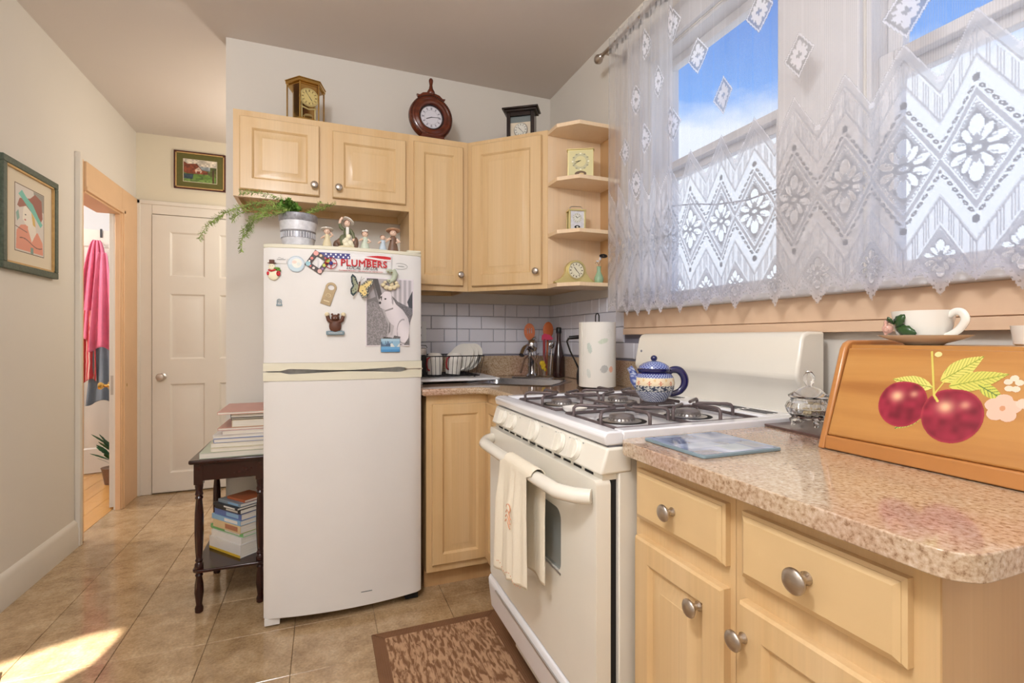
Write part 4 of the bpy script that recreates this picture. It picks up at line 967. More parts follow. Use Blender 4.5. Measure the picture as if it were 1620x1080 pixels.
# hexagonal brass carriage clock
t_ = thing('carriage_clock', 'hexagonal brass and glass clock on top of the cabinet above the refrigerator', 'clock', (-.078, 2.60, 2.181), math.radians(14))
R6 = [(.088*math.cos(a), .088*math.sin(a)) for a in [PI/6*(2*i) for i in range(6)]]
MB().prism([(a*1.05, b_*1.05) for a, b_ in R6], .186, .199).prism([(a*1.09, b_*1.09) for a, b_ in R6], .199, .203).prism([(a*.9, b_*.9) for a, b_ in R6], .180, .186).build('roof', 'brass', t_, bevel=.0015)
MB().prism([(a*1.05, b_*1.05) for a, b_ in R6], .0, .014).build('base', 'brass', t_, bevel=.002)
for a, b_ in R6: MB().tube([(a*.96, b_*.96, .012), (a*.96, b_*.96, .182)], .0035, 8).build('post', 'brass', t_)
mb = MB()
for i in range(6):
    a, b_ = R6[i], R6[(i+1) % 6]; k = .93; mb.add([(a[0]*k, a[1]*k, .014), (b_[0]*k, b_[1]*k, .014), (b_[0]*k, b_[1]*k, .18), (a[0]*k, a[1]*k, .18)], [(0, 1, 2, 3)])
mb.build('glass_panels', 'window_glass', t_, smooth=0)
MB().prism([(-.04, -.062), (.04, -.062), (.04, -.045), (-.04, -.045)], .1, .18).box(-.05, .05, .03, .034, .014, .18).build('movement_plate', 'brass', t_)
MB().lathe([(.043, 0), (.045, .003), (.043, .008), (.04, .008)], 32, T=Matrix.Translation((0, -.063, .118)) @ Matrix.Rotation(PI/2, 4, 'X')).build('bezel', 'gold_pale', t_)
clock_face(t_, .040, -.0725, cz=.118, hour=3.9, minute=54, tone=(206, 186, 122), ink=(110, 84, 40))
mb = MB(); mb.tube([(-.03, -.055, .014), (-.03, -.055, .1)], .003, 8).tube([(.03, -.055, .014), (.03, -.055, .1)], .003, 8).lathe([(.018, .03), (.022, .035), (.018, .04)], 16, (0, -.05, 0)); mb.tube([(-.036, -.056, .076), (0, -.058, .066), (.036, -.056, .076)], .004, 8); mb.build('pendulum', 'gold_pale', t_)
# round carved clock
t_ = thing('mantel_clock', 'round carved mahogany clock with finial standing on the narrow wall cabinet', 'clock', (.535, 2.575, 2.1805), math.radians(4))
TX = Matrix.Translation((0, .03, .138)) @ Matrix.Rotation(PI/2, 4, 'X')
MB().lathe([(.112, 0), (.118, .008), (.116, .030), (.108, .040), (.096, .044), (.090, .040), (.078, .046), (.070, .044), (.064, .034), (.062, .026), (.0001, .026)], 56, T=TX).build('case', 'mahogany', t_, smooth=40)
mb = MB()
for i in range(72):
    a = 2*PI*i/72; mb.ball((.108*math.cos(a), -.012, .138+.108*math.sin(a)), (.0032, .003, .0032), 6)
mb.build('beading', 'dark_cherry', t_)
MB().lathe([(.066, .026), (.067, .036), (.062, .037), (.060, .028)], 48, T=TX).build('bezel', 'dark_cherry', t_)
clock_face(t_, .060, .001, cz=.138, hour=8.0, minute=14, tone=(216, 214, 222), ink=(150, 148, 158), sz=90, hand=.0013)
MB().prism([(-.082, 0), (.082, 0), (.082, .012), (.066, .02), (.058, .034), (-.058, .034), (-.066, .02), (-.082, .012)], -.03, .045, 'y').build('base', 'mahogany', t_, bevel=.002)
MB().lathe([(.012, 0), (.020, .008), (.021, .02), (.012, .036), (.008, .056), (.010, .068), (.0115, .076), (.0115, .084), (.007, .092), (.0001, .095)], 20, (0, .01, .254)).build('finial', 'mahogany', t_)
mb = MB()
for s_ in (-1, 1):
    mb.prism([(s_*.0, .252), (s_*.02, .268), (s_*.045, .262), (s_*.062, .248), (s_*.078, .250), (s_*.072, .236), (s_*.05, .236), (s_*.02, .248)], 0, .018, 'y')
mb.build('scroll_crest', 'mahogany', t_, bevel=.002)
# dark house clock
t_ = thing('shelf_clock', 'small dark wood clock with flat roof standing on the corner wall cabinet', 'clock', (1.0, 2.455, 2.1805), math.radians(-34))
MB().box(-.098, .098, -.052, .052, .192, .202).box(-.088, .088, -.046, .046, .180, .192).build('roof', 'ebony', t_, bevel=.003)
mb = MB(); mb.box(-.075, -.055, -.035, .035, 0, .182).box(.055, .075, -.035, .035, 0, .182).box(-.055, .055, -.035, -.03, .158, .182).box(-.075, .075, .03, .035, 0, .182).box(-.085, .085, -.042, .042, 0, .012); mb.build('case', 'ebony', t_, bevel=.002)
MB().box(-.055, .055, -.018, -.014, .012, .160).build('backing', 'mat_cream', t_)
MB().box(-.055, .055, -.0195, -.0185, .128, .160).build('dial_header', 'grey_print', t_)
clock_face(t_, .036, -.0245, cz=.086, hour=10.1, minute=23, tone=(224, 222, 212), ink=(130, 126, 120))
MB().lathe([(.036, 0), (.038, .002), (.036, .004)], 32, T=Matrix.Translation((0, -.0195, .086)) @ Matrix.Rotation(PI/2, 4, 'X')).build('bezel', 'nickel', t_)
# shelf clocks
ZS = (1.4152, 1.6662, 1.9172)
t_ = thing('square_clock', 'square pale gold clock with arched cut-out on the upper open shelf', 'clock', (1.166, 2.105, ZS[2]), math.radians(-28))
MB().box(-.062, .062, -.012, .016, .006, .145).box(-.066, .066, -.016, .02, 0, .006).box(-.066, .066, -.016, .02, .145, .150).build('case', 'gold_pale', t_, bevel=.0015)
def fn(X, Z):
    c = fillc(X, (216, 206, 152)); x = X*.116; z = Z*.130; d = np.hypot(x-.058, z-.078); c[(d > .026) & (d < .040)] = (196, 190, 150)
    for k in range(12):
        a = k*PI/6; q = ell(x, z, .058+.038*math.sin(a), .078+.038*math.cos(a), .005, .003) < 1; c[q] = (244, 240, 214) if k % 3 == 0 else (150, 146, 120)
    q = ((abs(x-.058) < .026) & (z > .008) & (z < .022)) | (ell(x, z, .058, .018, .028, .014) < 1) & (z > .008); c[q] = (96, 66, 30); c[ell(x, z, .062, .017, .012, .006) < 1] = (220, 190, 130)
    return c
o = paint('dial', .116, .130, 110, 120, fn, 'printed', t_, y=-.0126); o.location = (0, 0, .075)
mb = MB(); mb.tube([(.002, -.014, .092), (-.024, -.014, .086)], .0012, 6).tube([(.0, -.014, .092), (-.03, -.014, .075)], .0009, 6); mb.build('hands', 'black_print', t_)
MB().lathe([(.006, 0), (.006, .006)], 10, (.06, -.02, 0)).build('foot', 'gold_pale', t_)
t_ = thing('carriage_clock', 'small gold carriage clock with top handle on the middle open shelf', 'clock', (1.158, 2.135, ZS[1]), math.radians(-12))
mb = MB(); mb.box(-.044, .044, -.028, .028, 0, .008).box(-.044, .044, -.028, .028, .104, .112)
for sx in (-.038, .038):
    for sy in (-.022, .022): mb.box(sx-.004, sx+.004, sy-.004, sy+.004, .008, .104)
mb.box(-.034, .034, .018, .022, .008, .104).build('case', 'gold_pale', t_, bevel=.001)
MB().box(-.034, .034, -.020, -.017, .008, .104).build('front_plate', 'silver_light', t_)
clock_face(t_, .024, -.0212, cz=.07, hour=10.4, minute=9, tone=(226, 226, 216), ink=(140, 136, 116))
mb = MB(); mb.lathe([(.014, 0), (.014, .002)], 20, T=Matrix.Translation((0, -.0205, .026)) @ Matrix.Rotation(PI/2, 4, 'X') @ Matrix.Scale(.6, 4, (0, 1, 0))); mb.build('movement_window', 'black_gap', t_)
mb = MB(); mb.ball((0, -.023, .026), (.006, .002, .004)); mb.build('pendulum', 'porcelain', t_)
mb = MB(); mb.tube([(-.03, 0, .112), (-.03, 0, .126), (-.024, 0, .130), (.024, 0, .130), (.03, 0, .126), (.03, 0, .112)], .002, 8); mb.build('handle', 'nickel', t_)
t_ = thing('tambour_clock', 'pale gold humped mantel clock on the lowest open shelf', 'clock', (1.137, 2.105, ZS[0]), math.radians(-6))
pr = [(-.108, 0), (.108, 0), (.108, .008), (.092, .014), (.070, .028), (.056, .048)]+[(.052*math.cos(a), .062+.050*math.sin(a)) for a in np.linspace(-.1, PI+.1, 18)]+[(-.056, .048), (-.070, .028), (-.092, .014), (-.108, .008)]
MB().prism(pr, -.014, .016, 'y').build('case', 'gold_face', t_, bevel=.0015, smooth=35)
MB().lathe([(.043, 0), (.044, .004), (.040, .005), (.039, .001)], 36, T=Matrix.Translation((0, -.014, .062)) @ Matrix.Rotation(PI/2, 4, 'X')).build('bezel', 'gold_pale', t_)
clock_face(t_, .039, -.0155, cz=.062, hour=10.4, minute=23, tone=(228, 222, 196), ink=(110, 100, 80), sz=80)
t_ = thing('bud_vase', 'small celadon green bud vase on the lowest open shelf', 'vase', (1.243, 2.062, ZS[0]))
MB().lathe([(.016, 0), (.021, .010), (.023, .022), (.020, .034), (.013, .048), (.0095, .058), (.010, .078), (.0115, .082), (.009, .082), (.008, .06), (.0001, .055)], 24).build('body', 'celadon', t_)
t_ = thing('dark_flower', 'dark artificial flower sprig standing in the green bud vase', 'flower', (1.243, 2.062, ZS[0]+.07))
MB().tube([(0, 0, -.01), (.0, 0, .02), (.010, -.004, .048), (.02, -.008, .062)], .0013, 6).tube([(0, 0, .02), (-.012, 0, .034), (-.02, .002, .026)], .001, 6).build('stem', 'brown_glaze', t_)
mb = MB()
for i in range(9):
    a = 2*PI*i/9; mb.ball((.02+.013*math.cos(a), -.008, .063+.006*math.sin(a)), (.011, .006, .0045), 8, T=None)
mb.build('petals', 'black_print', t_)
MB().ball((-.006, 0, .038), (.009, .003, .005), 8).ball((.006, -.003, .05), (.006, .003, .008), 8).build('leaf', 'silver_light', t_)

# ------------------------------------------------------------------ stove
t_ = thing('stove', 'white and bisque gas range with four burners between the worktops', 'stove', (0, 0, 0))
Y0, Y1 = .95, 1.70
MB().box(.625, 1.30, Y0, Y1, .10, .905).box(.66, 1.28, Y0+.02, Y1-.02, .02, .10).build('body', 'stove_bisque', t_, bevel=.003)
MB().box(.606, .626, Y0+.012, Y1-.012, .17, .84).build('door_gap', 'black_gap', t_)
for a in (.70, 1.24):
    for b_ in (Y0+.05, Y1-.05): MB().lathe([(.018, 0), (.018, .01), (.01, .012), (.01, .03)], 12, (a, b_, 0)).build('foot', 'black_plastic', t_)
# cooktop with a shallow well
mb = MB(); mb.prism([(.592, .910), (.586, .930), (.592, .9395), (.600, .941), (.63, .941), (.638, .932), (.638, .910)], Y0, Y1, 'y')
mb.box(.636, 1.225, Y0, Y0+.040, .910, .941).box(.636, 1.225, Y1-.040, Y1, .910, .941).box(1.12, 1.225, Y0+.04, Y1-.04, .910, .941).box(.637, 1.121, Y0+.039, Y1-.039, .908, .931)
mb.build('cooktop', 'stove_white', t_, bevel=.004, seg=3)
MB().box(.602, 1.20, Y0+.006, Y1-.006, .903, .911).build('seam', 'cord_grey', t_)
MB().prism([(.575, .845), (.594, .905), (.66, .905), (.66, .845)], Y0-.002, Y1+.002, 'y').build('control_panel', 'stove_bisque', t_, bevel=.006, seg=3)
MB().box(.588, .626, Y0+.01, Y1-.01, .830, .846).build('vent_strip', 'stove_bisque', t_)
for i in range(12):
    y = Y0+.05+i*.056; MB().box(.5865, .589, y, y+.038, .834, .839).build('vent_slot', 'black_gap', t_)
# door
mb = MB(); poly = rrect(Y0+.004, Y1-.004, .302, .832, .012)
door = slab('oven_door', 'stove_bisque', poly, [rrect(1.128, 1.50, .548, .712, .028)], 0, .038, t_, bevel=.005)
door.rotation_euler = (PI/2, 0, PI/2); door.location = (.568, 0, 0)
MB().box(.575, .604, 1.12, 1.51, .54, .72).build('oven_window', 'oven_glass', t_)
MB().box(.5665, .5685, 1.128, 1.50, .544, .549).build('window_trim', 'burner_base', t_)
ys = np.linspace(1.665, .965, 30)
pts = []
for y in ys:
    u = (y-.965)/.70; e = min(u, 1-u); xx = .562-.050*min(1, (e/.10))**.6 if e > 0 else .562
    pts.append((xx, y, .795-.004*math.sin(PI*u)))
MB().tube(pts, [.018]*30, 16).build('door_handle', 'stove_bisque', t_, smooth=50)
# drawer
mb = MB(); mb.prism([(.600, .165), (.572, .180), (.562, .26), (.560, .285), (.566, .297), (.604, .299), (.620, .28), (.620, .165)], Y0+.004, Y1-.004, 'y'); mb.build('drawer', 'stove_white', t_, bevel=.004)
MB().box(.556, .5605, Y0+.10, Y1-.09, .274, .279).build('drawer_grip', 'burner_base', t_)
# knobs on the slanted panel
kt = Matrix.Rotation(-PI/2+math.atan2(.019, .06), 4, 'Y')
for y, r in ((1.60, .0245), (1.505, .0245), (1.335, .030), (1.165, .0255), (1.08, .0255)):
    mb = MB(); T = Matrix.Translation((.585, y, .876)) @ kt
    mb.lathe([(r*1.06, 0), (r*1.06, .003), (r, .004), (r*.97, .010), (r*.9, .012), (r*.9, .012)], 28, T=T); mb.box(-.006 if r < .028 else -.008, .006 if r < .028 else .008, -r*.9, r*.9, .010, .024, T=T @ Matrix.Rotation(PI/2, 4, 'Z'))
    mb.build('control_knob', 'stove_bisque', t_, bevel=.0015)
mb = MB()
for y in (1.05, 1.12, 1.20, 1.29, 1.38, 1.46, 1.55): mb.add([(0, -.003, -.0015), (0, .003, -.0015), (0, .003, .0015), (0, -.003, .0015)], [(0, 1, 2, 3)], T=Matrix.Translation((.5895, y, .897)))
mb.build('dial_marks', 'grey_print', t_, smooth=0)
# backguard
bgp = [(1.222, .925), (1.222, 1.0), (1.206, 1.022), (1.192, 1.045), (1.196, 1.07), (1.212, 1.150), (1.222, 1.164), (1.24, 1.170), (1.30, 1.170), (1.30, .90), (1.222, .90)]
MB().prism(bgp, Y0+.01, Y1, 'y').build('backguard', 'stove_bisque', t_, bevel=.008, seg=3)
MB().lathe([(.005, 0), (.005, .002)], 12, T=Matrix.Translation((1.202, 1.665, 1.10)) @ Matrix.Rotation(-PI/2, 4, 'Y')).build('badge', 'cord_grey', t_)
for i in range(3):
    for (ya, yb) in ((1.02, 1.115), (1.13, 1.24), (1.40, 1.50)): MB().box(1.150+i*.018, 1.158+i*.018, ya, yb, .9405, .9418).build('vent_slot', 'black_gap', t_)
# burners and grates
for x in (.745, .965):
    for y in (1.12, 1.475):
        mb = MB(); mb.lathe([(.055, 0), (.050, .002), (.034, .003), (.030, .010), (.030, .012)], 28, (x, y, .931)); mb.build('burner_bowl', 'burner_base', t_)
        mb = MB(); mb.lathe([(.030, .008), (.033, .009), (.033, .015), (.029, .018), (.0001, .0195)], 28, (x, y, .931))
        for k in range(20): a = 2*PI*k/20; mb.box(.030, .0345, -.0022, .0022, .003, .010, T=Matrix.Translation((x, y, .931)) @ Matrix.Rotation(a, 4, 'Z'))
        mb.build('burner_cap', 'burner_cap', t_)
        mb = MB(); mb.lathe([(.066, .0005), (.052, .0012)], 28, (x, y, .931)); mb.build('burner_ring', 'black_gap', t_)
def grate(y0, y1):
    mb = MB(); zb, zt = .936, .968; x0, x1 = .652, 1.092; r = .0046
    mb.tube([(x0, y0, zb), (x1, y0, zb), (x1, y1, zb), (x0, y1, zb)], r, 8, closed=True)
    xm = (x0+x1)/2; mb.tube([(xm, y0, zb), (xm, y1, zb)], r, 8)
    def arm(px, py, qx, qy, knee=.16):
        kx, ky = px+(qx-px)*knee, py+(qy-py)*knee
        mb.tube([(px, py, zb), (px, py, zt-.008), (px+(kx-px)*.4, py+(ky-py)*.4, zt-.002), (kx, ky, zt), (qx, qy, zt-.001)], r, 8)
    ym = (y0+y1)/2
    for cx in (.745, .965):
        dx = (x1-x0)/4-.008
        arm(cx-dx, ym+.07, cx-.028, ym+.016); arm(cx-dx, ym-.07, cx-.028, ym-.016); arm(cx+dx, ym+.07, cx+.028, ym+.016); arm(cx+dx, ym-.07, cx+.028, ym-.016)
        arm(cx, y0, cx, ym-.030); arm(cx, y1, cx, ym+.030)
    for a in (x0, x1):
        for b_ in (y0, y1): mb.lathe([(.006, -.005), (.006, .0)], 8, (a, b_, zb))
    mb.build('grate', 'grate_iron', t_, smooth=50)
grate(.998, 1.258); grate(1.338, 1.612)
# ---- spoon rest / foil between burners
tt = thing('spoon_rest', 'small white oval spoon rest on the stove top between the burners', 'spoon rest', (.70, 1.298, .933))
MB().lathe([(.0001, .002), (.03, .002), (.036, .008), (.038, .014), (.034, .010), (.028, .004), (.0001, .0035)], 28).build('dish', 'porcelain', tt)
MB().ball((0, 0, .007), (.014, .008, .002), 10).build('motif', 'rose_pink', tt)

# ------------------------------------------------------------------ dish towel on the oven handle
def towel():
    nu, nv = 60, 80; P = np.zeros((nv, nu, 3)); yA, yB_ = 1.165, 1.385
    for j in range(nv):
        v = j/(nv-1); s = v*.665
        for i in range(nu):
            u = i/(nu-1); y = yB_-(yB_-yA)*u
            L1 = .325; bow = .020
            if s < L1: x = .4905; z = .795-(L1-s)       # front drop, bottom first
            elif s < L1+.06: a = (s-L1)/.06*PI; x = .512-.0215*math.cos(a); z = .797+.0215*math.sin(a)
            else: x = .5335; z = .797-(s-L1-.06)
            d = max(0, .795-z)/.345
            fold = .008*math.sin(u*9.5+.6)+.004*math.sin(u*21)
            x -= (abs(fold) if s < L1 else 0)*min(1, d*3)*1.3
            if s > L1+.06: x += .004*math.sin(u*12)*min(1, d*3)
            flare = 1+.22*d if s < L1 else 1+.02*d
            y = (yA+yB_)/2+(y-(yA+yB_)/2)*flare*(.90)+(.012*d if s < L1 else -.030)
            P[j, i] = (x, y, z+.055*max(0, u-.35)*(d if s < L1 else 0))
    o = gridmesh('cloth', P, None, 'towel_cream', tw, thick=.0022); return o
tw = thing('dish_towel', 'cream embroidered dish towel draped over the oven door handle', 'towel', (0, 0, 0))
towel()
mb = MB(); c = (.4795, 1.275, .655)
for k in range(3): mb.tube([(c[0]-.001, c[1]+.016-.006*i+.003*k, c[2]-.014*k+.010*math.sin(i*.8)+.010) for i in range(7)], .0016, 6)
mb.tube([(c[0], c[1]+.014*math.cos(a), c[2]+.025+.011*math.sin(a)) for a in np.linspace(0, 4.5, 12)], .0016, 6)
for i in range(14): mb.ball((.4775, 1.365-.014*i, .498+.006*math.sin(i*1.1)), (.0012, .0024, .0018), 6)
mb.build('embroidery', 'towel_stitch', tw)

# ------------------------------------------------------------------ teapot
t_ = thing('teapot', 'patterned navy and cream pottery teapot standing on the stove grate', 'teapot', (.878, 1.158, .9735), math.radians(-21))
prof = [(.0001, .0), (.030, 0), (.034, .004), (.046, .018), (.0545, .036), (.057, .052), (.054, .068), (.045, .080), (.041, .085), (.041, .088), (.037, .088), (.036, .08)]
n_s = 160; zs = np.interp(np.linspace(0, 1, 90), np.linspace(0, 1, len(prof)), [p[1] for p in prof]); rs = np.interp(np.linspace(0, 1, 90), np.linspace(0, 1, len(prof)), [p[0] for p in prof])
A = np.linspace(0, 2*PI, n_s); P = np.stack([rs[:, None]*np.cos(A)[None], rs[:, None]*np.sin(A)[None], np.repeat(zs[:, None], n_s, 1)], -1)
Zg = P[..., 2]; Ag = np.repeat(A[None], 90, 0); col = np.zeros(P.shape); col[...] = (232, 214, 180)
def sc(k, c_): col[k] = c_
sc((Zg < .030) & ((np.sin(Ag*34+Zg*900) > .0)), (44, 56, 110)); sc((Zg < .030) & ((np.sin(Ag*34+Zg*900) <= .0)), (190, 196, 206))
k = (Zg >= .030) & (Zg < .046); sc(k, (206, 206, 200)); sc(k & (np.sin(Ag*22+np.sin(Zg*500)*2)*np.cos(Zg*420+Ag*11) > -.1), (52, 62, 84))
for q in range(11):
    a0 = 2*PI*q/11+.2; dA = np.abs((Ag-a0+PI) % (2*PI)-PI)*.056; rr = np.hypot(dA, Zg-.053); an = np.arctan2(Zg-.053, dA); sc(rr < .0045+.0018*np.cos(an*5), (206, 122, 92)); sc(rr < .0014, (240, 226, 190))
    dA = np.abs((Ag-a0-.28+PI) % (2*PI)-PI)*.056; rr = np.hypot(dA, Zg-.062); sc(rr < .0036, (222, 190, 140))
sc((Zg > .068) & (Zg < .079), (160, 172, 206)); sc((Zg > .068) & (Zg < .079) & (np.sin(Ag*40)*np.sin(Zg*800) > 0), (60, 70, 140)); sc(Zg >= .079, (30, 32, 92))
col = col/255; col = np.where(col <= .04045, col/12.92, ((col+.055)/1.055)**2.4)
gridmesh('pot', P, col, 'printed_gloss', t_)
MB().lathe([(.046, .084), (.047, .087), (.047, .092), (.044, .0935), (.036, .094), (.036, .084)], 40).build('rim_band', 'navy_glaze', t_)
n2 = 30; pl = [(.043, .093), (.040, .100), (.030, .107), (.016, .112), (.006, .114), (.0001, .114)]; zs = np.interp(np.linspace(0, 1, n2), np.linspace(0, 1, 6), [p[1] for p in pl]); rs = np.interp(np.linspace(0, 1, n2), np.linspace(0, 1, 6), [p[0] for p in pl])
P = np.stack([rs[:, None]*np.cos(A)[None], rs[:, None]*np.sin(A)[None], np.repeat(zs[:, None], n_s, 1)], -1); col = np.zeros(P.shape); col[...] = lin(150, 164, 204)[:3]; kk = np.sin(np.repeat(A[None], n2, 0)*26)*np.cos(P[..., 2]*900) > .1; col[kk] = lin(54, 64, 140)[:3]
gridmesh('lid', P, col, 'printed_gloss', t_)
MB().ball((0, 0, .121), (.0095, .0095, .0085)).lathe([(.005, .112), (.005, .118)], 12).build('lid_knob', 'navy_glaze', t_)
MB().tube(sm([(-.042, 0, .046), (-.055, 0, .062), (-.060, 0, .080), (-.070, 0, .096)]), smr([.017, .014, .010, .008]), 14).build('spout', 'printed_gloss', t_)
me = bpy.data.objects['spout'] if 'spout' in bpy.data.objects else None
for o in t_.children:
    if o.name.startswith('spout'):
        a_ = o.data.color_attributes.new('Col', 'FLOAT_COLOR', 'POINT')
        for i_, v_ in enumerate(o.data.vertices): a_.data[i_].color = lin(70, 84, 150) if (int(v_.co.z*400)+int(v_.co.y*400)) % 2 else lin(170, 180, 206)
MB().tube(sm([(.040, 0, .078), (.052, 0, .088), (.072, 0, .086), (.086, 0, .068), (.086, 0, .045), (.072, 0, .027), (.046, 0, .018)]), smr([.006, .0075, .0085, .0085, .008, .007, .006]), 14, flat=1.3).build('handle', 'navy_glaze', t_)

# ------------------------------------------------------------------ things on the near worktop
ZW = CT1+.0004
t_ = thing('glass_cutting_board', 'thin glass cutting board with blurred blue print on the near worktop', 'cutting board', (.762, .818, ZW), 0)
MB().prism(rrect(-.100, .100, -.092, .092, .008), 0, .006).build('glass_plate', 'slate_blue', t_, bevel=.0012)
X, Yg = np.meshgrid(np.linspace(0, 1, 90), np.linspace(0, 1, 90)); nn = vnoise(X*5, Yg*3, 1.6, 9); c = np.zeros(X.shape+(3,)); c[...] = (142, 156, 188)
c += ((nn-.4)*90)[..., None]; 
for p, q in (((.1, .9, .42, .98), (214, 226, 238)), ((.62, .62, .98, .96), (206, 214, 228)), ((.08, .30, .55, .55), (196, 212, 236)), ((.42, .06, .72, .34), (196, 212, 214)), ((.76, .1, .95, .4), (190, 190, 190)), ((.0, .0, .25, .2), (120, 116, 134))):
    k = (X > p[0]) & (X < p[2]) & (Yg > p[1]) & (Yg < p[3]); c[k] = c[k]*.4+np.array(q)*.6
c = np.clip(c/255, 0, 1); c = np.where(c <= .04045, c/12.92, ((c+.055)/1.055)**2.4)
gridmesh('print', np.stack([(X-.5)*.19, (Yg-.5)*.174, np.full_like(X, .0063)], -1), c, 'printed_gloss', t_)
t_ = tag(MB().prism([(1.07, 1.0), (1.042, .745), (1.25, .745), (1.27, 1.0)][::-1], ZW, ZW+.005).build('placemat', 'dark_mat', None, bevel=.001), 'dark brown patterned placemat lying under the glass candy jar', 'placemat')
# glass candy jar
t_ = thing('candy_jar', 'cut-glass footed candy jar with domed lid left of the bread box', 'jar', (1.135, .880, ZW+.0055))
mb = MB(); pf = [(.016, .016), (.036, .020), (.047, .034), (.051, .048), (.046, .060), (.040, .066), (.042, .072), (.045, .073)]
inn = [(.041, .072), (.037, .064), (.042, .056), (.046, .046), (.042, .034), (.030, .025), (.0001, .023)]
seg = 32; vs = []; fs = []; pr = pf+inn
for r, z in pr:
    for k in range(seg): a = 2*PI*k/seg; rr = r*(1+(.05 if (k % 2) and .03 < z < .062 and r > .044 else 0)); vs.append((rr*math.cos(a), rr*math.sin(a), z))
for i in range(len(pr)-1):
    for k in range(seg): k2 = (k+1) % seg; fs.append((i*seg+k, i*seg+k2, (i+1)*seg+k2, (i+1)*seg+k))
fs.append(tuple(reversed(range(seg)))); mb.add(vs, fs); mb.build('bowl', 'clear_glass', t_, smooth=25)
for k in range(4):
    a = PI/4+k*PI/2+.3; MB().tube([(.026*math.cos(a), .026*math.sin(a), .022), (.040*math.cos(a), .040*math.sin(a), .016), (.036*math.cos(a), .036*math.sin(a), .005)], [.008, .008, .006], 10).build('foot', 'clear_glass', t_)
MB().lathe([(.046, .074), (.047, .077), (.036, .084), (.024, .094), (.012, .099), (.007, .102), (.010, .108), (.0135, .118), (.012, .128), (.007, .136), (.0001, .140)], 24).build('lid', 'clear_glass', t_, smooth=30)
mb = MB(); rg = random.Random(2)
for i in range(14): a = rg.uniform(0, 6.28); r = rg.uniform(0, .026); mb.ball((r*math.cos(a), r*math.sin(a), .032+rg.uniform(0, .016)), (.009, .006, .005), 8)
o = mb.build('candies', 'shell_cream', t_); o['kind'] = 'stuff'
# bread box
t_ = thing('bread_box', 'slant-front pine bread box with painted red apples on the near worktop', 'bread box', (.958, .722, ZW))
sp_ = [(-.004, 0), (.305, 0), (.305, .222), (.085, .222), (.070, .216), (.062, .205)]
BL = .46
for y0, y1 in ((-.014, 0), (-BL-.014, -BL)): MB().prism([(a, b_) for a, b_ in sp_], y0, y1, 'y').build('side_panel', 'pine_edge', t_, bevel=.004, seg=3)
MB().box(.012, .30, -BL+.001, -.0145, .002, .016).box(.285, .30, -BL+.001, -.0145, .016, .205).box(.08, .30, -BL+.001, -.0145, .198, .212).build('body', 'pine_orange', t_)
MB().prism([(-.002, .001), (.010, .001), (.014, .028), (.0, .028)], -BL+.001, -.0145, 'y').build('base_rail', 'pine_edge', t_, bevel=.003)
sl = math.atan2(.066, .180)
lid = MB().box(-BL+.002, -.0155, 0, .016, 0, .188).build('lid', 'pine_orange', t_, bevel=.004, seg=3)
# lid local: x along -y world ... placed with a rotation so that it leans back
lid.matrix_basis = Matrix.Translation((.004, 0, .030)) @ Matrix.Rotation(sl, 4, 'Y') @ Matrix.Rotation(PI/2, 4, 'Z') @ Matrix.Scale(1, 4)
for v in lid.data.vertices: v.co = (v.co.x, -v.co.y, v.co.z)
